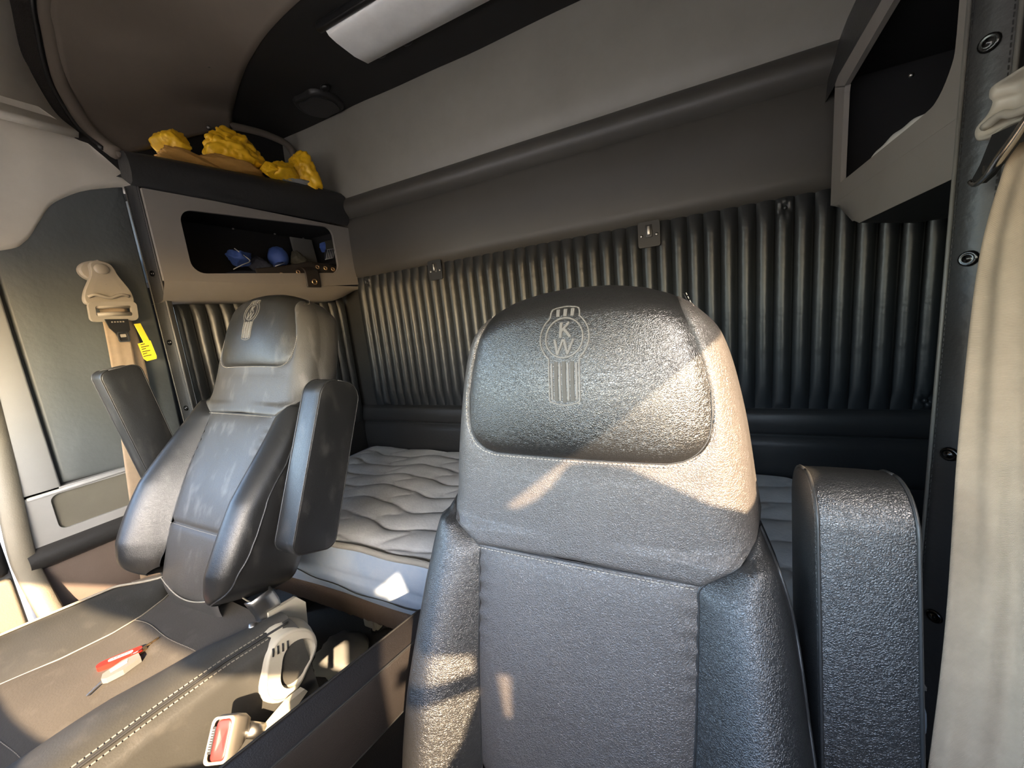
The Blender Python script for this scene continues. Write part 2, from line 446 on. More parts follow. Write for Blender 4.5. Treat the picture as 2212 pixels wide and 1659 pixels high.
# ---- beige liner of the sleeper's left shoulder and its front rim -------------------------
A_ = spline([(-1.694, .70, 1.906), (-1.813, .70, 1.995), (-1.89, .70, 2.10), (-1.935, .70, 2.20), (-1.922, .70, 2.32), (-1.886, .70, 2.414), (-1.72, .70, 2.50), (-1.40, .70, 2.53), (-1.0, .70, 2.54), (-.66, .70, 2.54)], 60)
C_ = spline([(-1.955, 1.27, 2.255), (-1.945, 1.275, 2.31), (-1.918, 1.273, 2.338), (-1.78, 1.215, 2.341), (-1.66, 1.170, 2.342), (-1.557, 1.136, 2.342), (-1.366, 1.089, 2.342), (-1.152, 1.062, 2.342), (-.9, 1.05, 2.342), (-.66, 1.045, 2.342)], 60)
def liner(mx):
    rows = []
    for i in range(25):
        t = i / 24; r = []
        for a, c in zip(A_, C_):
            a2 = a + (Vector((-.66, a.y, 1.5)) - a).normalized() * .018
            p = a2.lerp(c, t); b = math.sin(PI * t)
            cen = Vector((-.66, p.y, 1.6)); d = (p - cen).normalized()
            p = p + d * (.035 * b)
            r.append(Vector((mx(p.x), p.y, p.z)))
        rows.append(r)
    return rows
trim = struct(sheet('trim_1', liner(lambda x: x), 'liner', None, thick=.012, off=1), 'brown-beige fabric liner curving over the left shoulder of the sleeper')
trim2 = struct(sheet('trim_2', liner(lambda x: -1.32 - x), 'liner', None, thick=.012, off=1), 'brown-beige fabric liner over the right shoulder of the sleeper')
for t_, mx in ((trim, lambda x: x), (trim2, lambda x: -1.32 - x)):
    tube('rolled_rim', [Vector((mx(p.x), p.y, p.z)) for p in A_], .020, 'liner', t_, 10)
    G = [(p, (p - Vector((-.66, p.y, 1.3))).normalized()) for p in A_]
    rows = []
    for (dy, dr) in ((.0, .012), (-.012, .022), (-.045, .045), (-.062, .062), (-.066, .085)):
        rows.append([Vector((mx((p + n * dr).x), p.y + dy, (p + n * dr).z)) for p, n in G])
    sheet('rubber_gasket', rows, 'carpet', t_)
    tube('gasket_bead', [Vector((mx((p + n * .028).x), p.y - .022, (p + n * .028).z)) for p, n in G], .007, 'dark', t_, 8)
    # cab roof lining from the gasket forwards
    rows = []
    for yy in (.645, .5, .2, -.2, -.6):
        k = max(0, (.2 - yy)) / .8
        rows.append([Vector((mx((p + n * .085).x), yy, lerp((p + n * .085).z, 1.72, k))) for p, n in G])
    o_ = sheet('roof_lining', rows, 'trimbeige', t_)
    solid(o_, .02, 1)
# two screws in the left liner
for q in ((-1.742, 1.088, 2.366), (-1.90, 1.13, 2.20)):
    ellipsoid('liner_screw', Vector(q) + Vector((.012, -.008, -.012)), (.009, .009, .009), 'steel', trim, 10, 6)
# side piece below the roof lining, above the S trim

# ---- trim strips with snaps beside the sleeper opening ------------------------------------
def snap_strip(name, label, p_top, p_bot, wx, nrm, snaps, welt):
    t = struct(mk(name, [], [], 'vinyl2'), label)
    pt, pb, w, n = Vector(p_top), Vector(p_bot), Vector(wx), Vector(nrm).normalized()
    rows = []
    for i in range(30):
        c = pt.lerp(pb, i / 29)
        rows.append([c + w * s + n * h for s, h in ((-.5, -.01), (-.5, .004), (-.42, .008), (.42, .008), (.5, .004), (.5, -.01))])
    sheet('vinyl_strip', rows, 'vinyl2', t)
    for s in (-.5, .5):
        tube('welt', [pt + w * s + n * .007, pb + w * s + n * .007], .0026, welt, t, 8)
        stitches('stitching', [pt + w * s * .8 + n * .009, pb + w * s * .8 + n * .009], MT['pipe'], t, .008, .005, .0007)
    for k in snaps:
        c = pt.lerp(pb, k) + n * .009
        q = n.to_track_quat('Z', 'Y')
        rows = []
        for r, h in ((.0105, 0), (.0100, .003), (.0075, .0045), (.0065, .003), (.004, .0055), (.0005, .0065)):
            rows.append([c + q @ Vector((r * math.cos(a * PI / 8), r * math.sin(a * PI / 8), h)) for a in range(16)])
        sheet('snap', rows, 'snap', t, closed=True)
snap_strip('trim_3', 'black vinyl strip with snap buttons left of the sleeper opening', (-1.748, .748, 1.83), (-1.748, .748, .70), (.060, .012, 0), (.2, -1, 0), (.262, .48, .70), 'emb')
snap_strip('trim_4', 'black vinyl strip with snap buttons right of the sleeper opening', (.335, .757, 1.80), (.335, .757, .45), (.030, -.035, 0), (-.75, -.66, 0), (.205, .395, .60, .8), 'emb')

# ---- right side ----------------------------------------------------------------------------
wr = struct(box('wall_right', (.74, .74, -.05), (.80, 1.66, 2.42), 'inside'), 'dark outer right wall behind the right storage cabinet')
cabr = struct(box('wall_right_cab', (.40, .30, 0), (.46, .78, 2.0), 'vinyl2'), 'black vinyl pillar wall on the driver side')
cabr.name = 'wall_right.001'
box('sleeper_return', (.352, .735, 0), (.80, .762, 2.42), 'vinyl2', cabr)
# unseen driver door, openings cut to throw the sun patches; its top edge is the roof side rail
drv = struct(mk('door_2', [], [], 'vinyl2'), 'unseen driver door panel with openings cut to shape the sun patches')
def slabx(name, loop, m, x0=.45, x1=.464): return prism(name, loop, lambda a, b: Vector((x0, a, b)), lambda a, b: Vector((x1, a, b)), m, drv)
slabx('sun_mask_skin', [(.30, .1), (.30, 1.30), (.10, 1.316), (.033, 1.371), (-.003, 1.417), (-.058, 1.484), (-.098, 1.519), (-.122, 1.533), (-.150, 1.521), (-.178, 1.518), (-.210, 1.526), (-.236, 1.550), (-.240, 1.56), (-.272, 1.56), (-.277, 1.312), (-.290, 1.257), (-.309, 1.267), (-.309, 1.20), (-.335, 1.20), (-.335, 1.31), (-.35, 1.30), (-.382, 1.272), (-.441, 1.253), (-.53, 1.24), (-.75, 1.25), (-.75, .1)], 'vinyl2')  # top edge cut like an arm and hand shadow, to block sun
slabx('sun_mask_frame', [(-.270, 1.56), (-.277, 1.311), (-.309, 1.331), (-.309, 1.20), (-.334, 1.20), (-.334, 1.318), (-.50, 1.392), (-.49, 1.415), (-.336, 1.345), (-.336, 1.371), (-.437, 1.437), (-.475, 1.56)], 'vinyl2', .452, .462)  # made-up frame and slanted bar, added to split the sun on the bolster
slabx('roof_rail', [(.30, 1.552), (.30, 2.1), (-.75, 2.1), (-.75, 1.552)], 'vinyl2')
slabx('window_pillar', [(.255, 1.28), (.255, 1.56), (.30, 1.56), (.30, 1.28)], 'vinyl2')
slabx('sun_mask_pillar', [(-.53, 1.2), (-.53, 1.50), (-.60, 1.56), (-.75, 1.56), (-.75, 1.2)], 'vinyl2', .451, .463)  # added blocker that keeps sun off the lowered armrest
slabx('upper_side', [(.34, 1.75), (.34, 2.66), (-.82, 2.66), (-.82, 1.75)], 'vinyl2', .50, .53)
roof = struct(mk('roof', [(-2.25, .34, 2.62), (1.0, .34, 2.62), (1.0, 1.80, 2.62), (-2.25, 1.80, 2.62), (-2.25, -.85, 2.62), (1.0, -.85, 2.62)], [(0, 1, 2, 3), (4, 5, 1, 0)], 'paint', None, False), 'outer cab roof above the linings')
solid(roof, .03, 1)
sdr = struct(box('wall_right_outer', (.81, .30, 1.6), (.84, 1.76, 2.64), 'paint'), 'outer upper side of the cab on the driver side'); sdr.name = 'wall_right.002'
sdl = struct(box('wall_left_outer', (-2.20, -.85, 1.86), (-2.17, 1.76, 2.64), 'paint'), 'outer upper side of the cab on the passenger side'); sdl.name = 'wall_left.003'
fw = struct(box('wall_front_upper', (-2.20, -.84, 1.79), (.60, -.81, 2.64), 'paint'), 'cab front above the windshield'); fw.name = 'wall_front.001'
# front of the cab: header with sun visors, pillars, cowl, dashboard
wf = struct(box('wall_front', (-1.93, -.80, 0), (.50, -.74, 1.12), 'paint'), 'front bulkhead under the windshield')
whd = struct(box('trim_5', (-1.95, -.80, 1.50), (.50, -.62, 1.80), 'paint', None, .02), 'dark header with lowered sun visors above the windshield')
box('windshield_pillar', (-1.95, -.80, 1.0), (-1.86, -.72, 1.5), 'paint', wf, .01)
box('windshield_pillar', (.45, -.80, 1.0), (.52, -.72, 1.5), 'paint', wf, .01)
dash = thing('dashboard', 'dark dashboard below the windshield', 'dashboard', (-.7, -.5, .6))
box('dash_body', (-1.75, -.715, .55), (.38, -.45, 1.08), 'paint', dash, .05, 4)
gr = struct(box('ground', (-30, -30, -1.3), (30, 30, -1.25), 'ground'), 'grey asphalt outside the cab')

# ================================================================ STORAGE CABINETS
def cabinet(name, label, fx, sgn, mx, ybk, m):
    """fx: plane of the face; sgn -1 when the cabinet's depth runs to -X"""
    t = thing(name, label, 'cabinet', (fx, 1.15, 1.45))
    X = lambda d: fx + sgn * d      # d metres into the cabinet
    return t, X
# left cabinet: face with a rounded opening
cl, X = cabinet('storage_cabinet', 'taupe wall cabinet with open black compartment behind the passenger seat', -1.67, -1, None, 1.6, 'beige')
hole = [(1.160 + a, 1.662 + b + .062 * a) for a, b in rrect(.665, .226, .045, 7)]
def to_outer(hole, cx, cz, y0, y1, z0, z1):
    out = []
    for (a, b) in hole:
        da, db = a - cx, b - cz
        s = min((y1 - cx if da > 0 else cx - y0) / max(abs(da), 1e-5), (z1(a) - cz if db > 0 else cz - z0(a)) / max(abs(db), 1e-5))
        out.append((cx + da * s, cz + db * s))
    return out
# insert exact corners by making the outline dense
def densify(loop, k):
    return dens(loop, k)
hole_d = densify(hole, 4)
outl = to_outer(hole_d, 1.16, 1.662, .735, 1.606, lambda y: 1.500, lambda y: 1.808)
ringpanel('face_panel', outl, hole_d, lambda a, b: Vector((X(0), a, b)), lambda a, b: Vector((X(.012), a, b)), 'beige', cl)
tilt = lambda y: interp(y, [(.73, 0), (1.47, 0), (1.606, .055)])
rows = []
for (d, z) in ((0, 1.503), (.004, 1.49), (.040, 1.437), (.07, 1.430), (.13, 1.430)):
    rows.append([Vector((X(d), y, max(z, 1.43 + tilt(y)) if z < 1.49 else z)) for y in [lerp(.735, 1.606, j / 20) for j in range(21)]])
sheet('chamfered_bottom', rows, 'beige', cl)
# compartment lining
def opened_box(name, lo, hi, m, parent, open_axis_face):
    bm = bmesh.new(); bmesh.ops.create_cube(bm, size=1)
    c = [(a + b) / 2 for a, b in zip(lo, hi)]; s = [b - a for a, b in zip(lo, hi)]
    for v in bm.verts: v.co = Vector((v.co.x * s[0] + c[0], v.co.y * s[1] + c[1], v.co.z * s[2] + c[2]))
    bm.normal_update()
    d = Vector(open_axis_face)
    bmesh.ops.delete(bm, geom=[f for f in bm.faces if f.normal.dot(d) > .9], context='FACES')
    bmesh.ops.reverse_faces(bm, faces=bm.faces)
    return bm_obj(name, bm, m, parent)
opened_box('compartment', (-1.98, .755, 1.515), (-1.682, 1.585, 1.80), 'inside', cl, (1, 0, 0))
for i, (y, z) in enumerate(((.95, 1.775), (1.16, 1.785), (1.36, 1.79), (1.52, 1.79))):
    ellipsoid('lining_screw', (-1.93, y, z), (.006, .006, .004), 'steel', cl, 8, 5)
# padded fascia and open tray above
rows = []
for k, (d, u) in enumerate(((.004, 0), (-.012, .08), (-.02, .3), (-.020, .6), (-.012, .85), (.004, .97), (.025, 1.0), (.045, .95), (.05, .7), (.05, .3))):
    r = []
    for j in range(41):
        y = lerp(.71, 1.60, j / 40)
        zt = sinterp(y, [(.71, 1.915), (.80, 1.925), (1.10, 1.95), (1.461, 1.985), (1.60, 1.985)])
        zb = lerp(1.806, 1.820, (y - .71) / .89)
        r.append(Vector((X(d), y, lerp(zb, zt, u))))
    rows.append(r)
sheet('padded_fascia', rows, 'vinyl2', cl)
mk('fascia_end', [r[0] for r in rows], [tuple(range(len(rows)))], 'vinyl2', cl, False)
mk('open_tray', [(-1.71, .72, 1.86), (-1.71, 1.598, 1.86), (-2.05, 1.598, 1.86), (-2.05, .72, 1.86), (-2.05, .72, 2.34), (-2.05, 1.598, 2.34)], [(0, 1, 2, 3), (3, 2, 5, 4)], 'vinyl2', cl, False)
tube('tray_lip', spline([(-1.97, 1.22, 2.262), (-1.96, 1.30, 2.275), (-1.95, 1.42, 2.285), (-1.945, 1.53, 2.275), (-1.945, 1.565, 2.24), (-1.945, 1.57, 2.2)], 24), .017, 'liner', cl, 8)
# right cabinet
FXR = .355
cr, XR = cabinet('storage_cabinet', 'taupe angular wall cabinet with open bin behind the driver seat', FXR, 1, None, 1.5, 'beige')
holeR = spline([(.895, 1.60), (.90, 1.565), (.935, 1.530), (.99, 1.522), (1.2, 1.522), (1.418, 1.522)], 24)[:-1] + spline([(1.418, 1.522), (1.418, 1.62), (1.416, 1.742)], 10)[:-1] + spline([(1.416, 1.742), (1.41, 1.757), (1.395, 1.762), (1.14, 1.785), (.90, 1.80)], 20)[:-1] + spline([(.90, 1.80), (.896, 1.70), (.895, 1.60)], 12)[:-1]
holeR = [(p[0], p[1]) for p in holeR]
outR = to_outer(holeR, 1.16, 1.655, .765, 1.500, lambda y: 1.478, lambda y: lerp(1.85, 1.803, (y - .765) / .735))
ringpanel('face_panel', outR, holeR, lambda a, b: Vector((XR(0), a, b)), lambda a, b: Vector((XR(.012), a, b)), 'beige', cr)
ty = lambda y: interp(y, [(.765, 0), (1.33, 0), (1.50, .085)])
rows = []
for (d, z) in ((0, 1.480), (.002, 1.47), (.012, 1.405), (.016, 1.398)):
    rows.append([Vector((XR(d), y, z if z > 1.475 else max(z, 1.398 + ty(y)))) for y in [lerp(.765, 1.5, j / 20) for j in range(21)]])
sheet('chamfered_bottom', rows, 'beige', cr)
rows = []
for d in (.016, .12, .37):
    rows.append([Vector((XR(d), y, 1.398 + ty(y) - .02 * (d > .1))) for y in [lerp(.765, 1.5, j / 20) for j in range(21)]])
sheet('underside', rows, 'dark', cr)
mk('end_panel', [(XR(0), 1.50, 1.483), (XR(0), 1.50, 1.803), (XR(.385), 1.50, 1.803), (XR(.385), 1.50, 1.483)], [(0, 1, 2, 3)], 'beige', cr)
opened_box('compartment', (FXR + .012, .79, 1.515), (FXR + .36, 1.49, 1.80), 'inside', cr, (-1, 0, 0))
box('top_cover', (FXR + .02, .77, 1.805), (.735, 1.50, 1.815), 'inside', cr)
ellipsoid('lining_screw', (FXR + .05, 1.18, 1.66), (.005, .005, .005), 'steel', cr, 8, 5)
# curved black padding above the right cabinet, up to the ceiling
rows = []
for i in range(9):
    a = i / 8
    rows.append([Vector((lerp(.356, .62, a ** 1.8), lerp(.76, 1.60, j / 14), lerp(min(1.848, lerp(1.846, 1.800, j / 12.3)), 2.345, a))) for j in range(15)])
sheet('shoulder_padding', rows, 'vinyl2', cr)
# ================================================================ CEILING LAMP AND SPEAKER
lamp = thing('ceiling_lamp', 'long white rectangular lamp lens in the black ceiling', 'lamp', (-.68, 1.28, 2.34))
box('housing', (-1.20, 1.150, 2.318), (-.16, 1.172, 2.345), 'lampbk', lamp, .004)
rows = []
for (y, z) in ((1.172, 2.345), (1.174, 2.322), (1.185, 2.312), (1.215, 2.306), (1.30, 2.302), (1.37, 2.312), (1.388, 2.335), (1.389, 2.345)):
    rows.append([Vector((lerp(-1.178, -.18, j / 10), y, z)) for j in range(11)])
sheet('lens', rows, 'lens', lamp, smooth=True)
for xx in (-1.178, -.18):
    mk('lens_end', [Vector((xx, y, z)) for (y, z) in ((1.172, 2.345), (1.174, 2.322), (1.185, 2.312), (1.215, 2.306), (1.30, 2.302), (1.37, 2.312), (1.388, 2.335), (1.389, 2.345))], [tuple(range(8))], 'lens', lamp, False)
for q in ((-1.13, 1.405), (-1.0, 1.41)):
    ellipsoid('mount_clip', (q[0], q[1], 2.342), (.022, .010, .006), 'lampbk', lamp, 10, 6)
spk = thing('ceiling_speaker', 'small black round-cornered speaker in the ceiling corner', 'speaker', (-1.6, 1.48, 2.34))
def hexl(r, k=8): return [(r * math.cos(a * 2 * PI / k + .39), r * math.sin(a * 2 * PI / k + .39)) for a in range(k)]
rows = []
for (r, h) in ((.118, 0), (.115, .014), (.104, .022), (.094, .022), (.088, .014)):
    rows.append([Vector((-1.60 + .92 * r * math.cos(a * PI / 16), 1.478 + r * .85 * math.sin(a * PI / 16) * (1 - .12 * math.cos(4 * a * PI / 16)), 2.345 - h)) for a in range(32)])
sheet('bezel', rows, 'dark', spk, closed=True)
prism('grille', [(.90 * .094 * math.cos(a * PI / 16), .85 * .094 * math.sin(a * PI / 16) * (1 - .12 * math.cos(4 * a * PI / 16))) for a in range(32)], lambda a, b: Vector((-1.60 + a, 1.478 + b, 2.320)), lambda a, b: Vector((-1.60 + a, 1.478 + b, 2.344)), 'vinyl2', spk)
ellipsoid('pivot_knob', (-1.475, 1.41, 2.338), (.022, .018, .012), 'dark', spk, 12, 8)
# ================================================================ LATCH PLATES ON THE PLEATS
def latch(label, x, z):
    t = thing('latch_plate', label, 'latch', (x, D - .012, z), 'latch plates on the pleated wall')
    lp = [(a, b) for a, b in rrect(.078, .092, .008, 4)]
    prism('plate', lp, lambda a, b: Vector((x + a, D - .003, z + b)), lambda a, b: Vector((x + a, D - .009, z + b)), 'dark', t)
    box('slot_frame', (x - .012, D - .0125, z - .012), (x + .012, D - .009, z + .034), 'vinyl2', t, .002)
    box('slide_latch', (x - .0055, D - .020, z - .004), (x + .0055, D - .0118, z + .028), 'steel', t, .002)
    for s in (-1, 1):
        ellipsoid('screw', (x + s * .027, D - .009, z - .004), (.006, .003, .006), 'steel', t, 10, 6)
latch('square black latch plate at the top of pleats above driver headrest', -.160, 1.505)
latch('square black latch plate at the top of pleats near passenger headrest', -1.142, 1.515)
# ================================================================ BUNK AND MATTRESS
MZ = .585; MF = .760
bunk = thing('bunk_base', 'dark carpeted bunk platform carrying the mattress', 'bunk', (-.66, 1.2, 0))
box('platform', (-1.78, .775, .325), (.34, 1.60, .398), 'carpet', bunk, .004)
rows = []
for i in range(160):
    x = lerp(-1.78, .34, i / 159)
    j = .004 * noise.noise((x * 60, 0, 0))
    rows.append([Vector((x, .775, .398)), Vector((x, .762 + j, .399 + j * .4)), Vector((x, .756 + j, .395)), Vector((x, .756 + j, .330)), Vector((x, .764 + j, .320 + j)), Vector((x, .79, .320))])
sheet('carpet_edge', rows, 'bcarpet', bunk)
for xx in (-1.70, -.66, .30):
    box('support_wall', (xx - .02, .95, 0), (xx + .02, 1.58, .325), 'carpet', bunk)
mt = thing('mattress', 'grey quilted mattress with blue-grey border on the bunk', 'mattress', (-.66, 1.2, .40))
def quilt(x, y):
    a = (y - .8) / .118 + .22 * math.sin(2 * PI * x / .52 + .6) + .06 * math.sin(x * 31)
    row = math.floor(a); fa = a - row
    b = x / .30 + .37 * (row % 3) + .10 * math.sin(2 * PI * fa) + .08 * math.sin(row * 2.1)
    fb = b - math.floor(b)
    return .015 * (math.sin(PI * fa ** 1.5) ** .45) * (.30 + .70 * abs(math.sin(PI * fb)) ** .35)
nx, ny = 330, 130; rows = []
for j in range(ny + 1):
    y = lerp(MF + .012, 1.585, j / ny); r = []
    for i in range(nx + 1):
        x = lerp(-1.76, .33, i / nx)
        e = min(1, (y - MF - .012) / .05, (x + 1.76) / .05, (.33 - x) / .05)
        r.append(Vector((x, y, MZ - .008 + quilt(x, y) * max(0, e) ** .5 + .006 * noise.noise((x * 2.3, y * 2.3, 3)))))
    rows.append(r)
sheet('quilted_top', rows, 'matt', mt)
rows = []
for i in range(120):
    x = lerp(-1.76, .33, i / 119); r = []
    for k in range(15):
        t = k / 14; z = lerp(.402, MZ - .006, t)
        w = .010 * math.sin(x * 11 + z * 20) + .006 * noise.noise((x * 6, z * 9, 2))
        b = -.018 * math.sin(PI * t)
        crease = .008 * math.exp(-((t - .42 - .10 * math.sin(x * 5 + .4)) / .05) ** 2)
        r.append(Vector((x, MF + b + crease + w * .35, z)))
    rows.append(r)
sheet('side_border', rows, 'mside', mt)
tube('tape_edge', [Vector((lerp(-1.76, .33, i / 60), MF + .002, MZ - .002 + .003 * math.sin(i * .9))) for i in range(61)], .010, 'mpipe', mt, 10)
tube('border_seam', [Vector((lerp(-1.76, .33, i / 80), MF - .016 + .003 * math.sin(i * .8), .452 + .018 * math.sin(i / 80 * 10.5 + .4))) for i in range(81)], .0016, 'ink', mt, 6)
for xx in (-1.76, .33):
    mk('mattress_end', [(xx, MF, .402), (xx, 1.585, .402), (xx, 1.585, MZ), (xx, MF, MZ)], [(0, 1, 2, 3)], 'mside', mt)
# things under the bunk
ob = thing('plug_connector', 'pale plastic cable plug on the floor under the bunk', 'connector', (-1.255, .985, 0))
box('plug_body', (-1.295, .97, .03), (-1.215, 1.0, .075), 'cream', ob, .006)
box('plug_collar', (-1.245, .966, .027), (-1.232, 1.004, .079), 'anchor', ob, .003)
tube('cable', spline([(-1.255, .985, .03), (-1.25, .98, .015), (-1.20, 1.05, .012), (-1.0, 1.2, .012)], 16), .012, 'dark', ob)
bagp = [(-1.40, .80), (-1.28, .72), (-1.16, .80), (-1.17, .90), (-1.26, .93)]
ob2 = tag(ellipsoid('cloth_bundle', (-1.27, .83, .035), (.10, .10, .045), 'greycard', None, 22, 12, lambda d: 1 + .18 * noise.noise(d * 2.6)), 'grey cloth bundle on the floor under the bunk edge', 'cloth')

# ================================================================ SEATS
def seat_rot(k, yaw, roll):
    a = math.atan(k)
    Rx = Matrix(((1, 0, 0), (0, math.cos(a), math.sin(a)), (0, -math.sin(a), math.cos(a))))
    return Matrix.Rotation(yaw, 3, 'Z') @ Rx @ Matrix.Rotation(roll, 3, 'Y')
OUT = [(-.80, .235), (-.72, .247), (-.62, .259), (-.5, .258), (-.4, .252), (-.32, .246), (-.26, .238), (-.22, .219), (-.16, .214), (-.09, .206), (-.03, .195), (.01, .184), (.035, .172), (.058, .150), (.075, .124), (.087, .092), (.095, .05), (.098, 0)]
def outw(t): return max(0, sinterp(t, OUT)) if t < .058 else interp(t, OUT)
TOP = sorted([(w, t) for t, w in OUT if t >= .035])
def ttop(x): return interp(abs(x), TOP) if abs(x) < .172 else .035
SEAM = [(-.80, .126), (-.70, .130), (-.6, .136), (-.5, .141), (-.4, .147), (-.33, .149), (-.30, .151), (-.285, .155)]
def seamx(t): return interp(t, SEAM)
class Seat:
    def __init__(s, c, k, yaw, roll, lum, bol, lumt):
        s.c = Vector(c); s.R = seat_rot(k, yaw, roll); s.lum = lum; s.bol = bol; s.lumt = lumt
    def W(s, x, t, f): return s.c + s.R @ Vector((x, -f, t))
    def f(s, x, t):
        w = max(outw(t), 1e-3); ax = abs(x)
        v = sinterp(t, s.lumt) * s.lum
        v -= .016 * (ax / .2) ** 2 * (1 if t > -.25 else .3)
        if t > -.16: v += .024 * (1 - ((t + .03) / .13) ** 2) * max(0, 1 - (ax / .2) ** 2)
        xs = interp(t, [(-.285, .155), (-.255, .19), (-.22, .222)]) if t > -.285 else seamx(t)
        b = interp(t, s.bol)
        if ax > xs and b > 0:
            r = min(1, (ax - xs) / max(w - xs, 1e-3)); v += b * math.sin(PI / 2 * min(1, r / .60)) ** 1.3
        R = .050; e = min(w - ax, ttop(x) - t if t > -.1 else 1, (t + .752) * .8 if ax > xs + .004 and t < -.6 else 1)
        if e < R:
            e = max(e, 0); v -= (R - math.sqrt(max(0, R * R - (R - e) ** 2))) * .9
        return v
def edgek(u, p=7): return 1 - abs(2 * u - 1) ** p
def panel(name, st, G, nu, nv, puff, m, parent, sides=(1, 1), wr=0):
    rows = []
    for j in range(nv + 1):
        v = j / nv; r = []
        for i in range(nu + 1):
            u = i / nu; x, t = G(u, v)
            h = puff * (edgek(u) if sides[0] else 1) * (edgek(v) if sides[1] else 1)
            if wr: h += wr * noise.noise((x * 14, t * 9, 5)) * edgek(u, 3) * edgek(v, 3)
            r.append(st.W(x, t, st.f(x, t) + h))
        rows.append(r)
    return sheet(name, rows, m, parent)
PADB = -.141
def pad_hw(t):
    h = interp(t, [(-.141, .162), (-.08, .168), (-.03, .167), (.01, .160), (.045, .150), (.075, .138), (.1, .13)])
    q = t - PADB; r = .045
    if q < r: h -= r - math.sqrt(max(0, r * r - (r - q) ** 2))
    return h
def build_back(root, st, old):
    mp, mb = ('pad_old', 'brown_old') if old else ('pad', 'brown')
    PF = .009
    def Gpad(u, v):
        v2 = v ** 1.0 if v > .25 else .25 * (v / .25) ** 1.8
        t = PADB + v2 * (.0985 - PADB)
        hw = pad_hw(t)
        x = (2 * u - 1) * hw
        tt = PADB + v2 * (ttop(x) - PADB)
        return x, tt
    pad = panel('headrest_pad', st, Gpad, 64, 72, PF, mp, root, wr=.002)
    # U shaped upper panel round the pad, sharing the pad's own boundary
    inn = [Gpad(1, 1 - .70 * i / 25) for i in range(26)] + [Gpad(1, .30 * (1 - (i / 15) ** .8)) for i in range(1, 15)] + [Gpad(1 - .5 * i / 19, 0) for i in range(20)]
    out = [(outw(t), t) for t in [lerp(.066, -.10, (i / 25) ** .85) for i in range(26)]]
    out[0] = (.138, .0655)
    out += [tuple(p) for p in spline([(outw(-.10), -.10), (outw(-.16), -.16), (.2185, -.220), (.190, -.256), (.153, -.283)], 15)[1:]] + [(lerp(.153, 0, i / 19), -.283 + .004 * i / 19) for i in range(20)]
    inn = [Vector(p) for p in inn]; out = [Vector(p) for p in out]
    U = list(zip(inn, out)); U = U + [(Vector((-a.x, a.y)), Vector((-b.x, b.y))) for a, b in reversed(U[:-1])]
    n = len(U)
    def Gup(u, v):
        k = min(int(round(v * (n - 1))), n - 1); a, b = U[k]
        q = a.lerp(b, 1 - (1 - u) ** 1.6); return q.x, q.y
    panel('upper_panel', st, Gup, 22, n - 1, .006, mb, root, sides=(1, 0))
    # centre panel
    def Gc(u, v):
        t = lerp(-.84, -.281, v); return (2 * u - 1) * (seamx(max(t, -.80)) - (0 if t > -.8 else 0)), t
    rows = []
    nu, nv = 44, 90
    for j in range(nv + 1):
        v = j / nv; r = []
        for i in range(nu + 1):
            u = i / nu; x, t = Gc(u, v)
            h = .008 * edgek(u) * (1 - max(0, (v - .5) * 2) ** 14) - .006 * math.exp(-((t + .597) / .006) ** 2) * (t > -.7)
            h += .0022 * noise.noise((x * 12, t * 7, 9 if old else 4)) * edgek(u, 3)
            # gathers along the right seam, as in soft stretched vinyl
            h += .0022 * math.sin(t * 260) * max(0, 1 - (1 - abs(2 * u - 1)) / .16) * math.exp(-((t + .36) / .06) ** 2)
            if t < -.74: h -= ((-.74 - t) / .10) ** 2 * .055
            r.append(st.W(x, t, st.f(x, max(t, -.79)) + h))
        rows.append(r)
    sheet('centre_panel', rows, mb, root)
    # side bolsters
    sm = spline([(.2185, -.2205), (.190, -.256), (.153, -.284), (.150, -.31), (.148, -.36), (.145, -.44), (.140, -.52), (.136, -.60), (.132, -.66), (.140, -.72)], 70)
    om = spline([(.2187, -.2208), (.233, -.262), (.244, -.31), (.249, -.36), (.254, -.43), (.258, -.50), (.260, -.57), (.256, -.64), (.235, -.70), (.165, -.745)], 70)
    for s in (-1, 1):
        def Gb(u, v):
            k = min(int(round(v * 69)), 69); q = sm[k].lerp(om[k], 1 - (1 - u) ** 1.5); return s * q.x, q.y
        panel('side_bolster', st, Gb, 20, 69, .008, 'bol_old' if old else 'bol', root, sides=(1, 0))
    for s in (-1, 1):
        tube('edge_welt', [st.W(s * (p.x + .001), p.y, st.f(p.x, p.y) + .001) for p in om], .0022, 'pipe', root, 6)
    # covers that wrap round to the back
    # split loop: right lower, top, left lower
    for s in (-1, 1):
        L = [(s * p.x, p.y) for p in om]
        rows = []
        for (sc_, d) in ((1.0, .0), (1.012, -.018), (1.02, -.05), (1.015, -.09), (.98, -.120), (.90, -.135), (.5, -.145), (0, -.148)):
            r = []
            for (x, t) in L:
                f0 = st.f(x, t); base = sinterp(t, st.lumt) * st.lum
                f = f0 + d if d > -.03 else lerp(f0, base - .03, min(1, (-d) / .07)) + d * .8
                r.append(st.W(x * sc_, t, f))
            rows.append(r)
        sheet('side_cover', rows, 'bol_old' if old else 'bol', root)
    hs_ = [(p.x, p.y) for p in out[:36]][::-1] + [(x, ttop(x)) for x in [lerp(.134, 0, i / 16) for i in range(17)]]
    hs_ = [q for q in hs_ if q[1] > -.222]
    L = hs_ + [(-x, t) for x, t in reversed(hs_[:-1])]
    rows = []
    for (sc_, d) in ((1.0, .0), (1.012, -.016), (1.02, -.04), (1.015, -.075), (.98, -.105), (.90, -.120), (.5, -.135), (0, -.14)):
        r = []
        for (x, t) in L:
            f0 = st.f(x, t); base = -.045
            f = f0 + d if d > -.02 else lerp(f0, base, min(1, (-d) / .06)) + d * .8
            tt = t if t < -.05 else lerp(-.05, t, sc_)
            r.append(st.W(x * sc_, tt, f))
        rows.append(r)
    sheet('headrest_side', rows, mb, root)
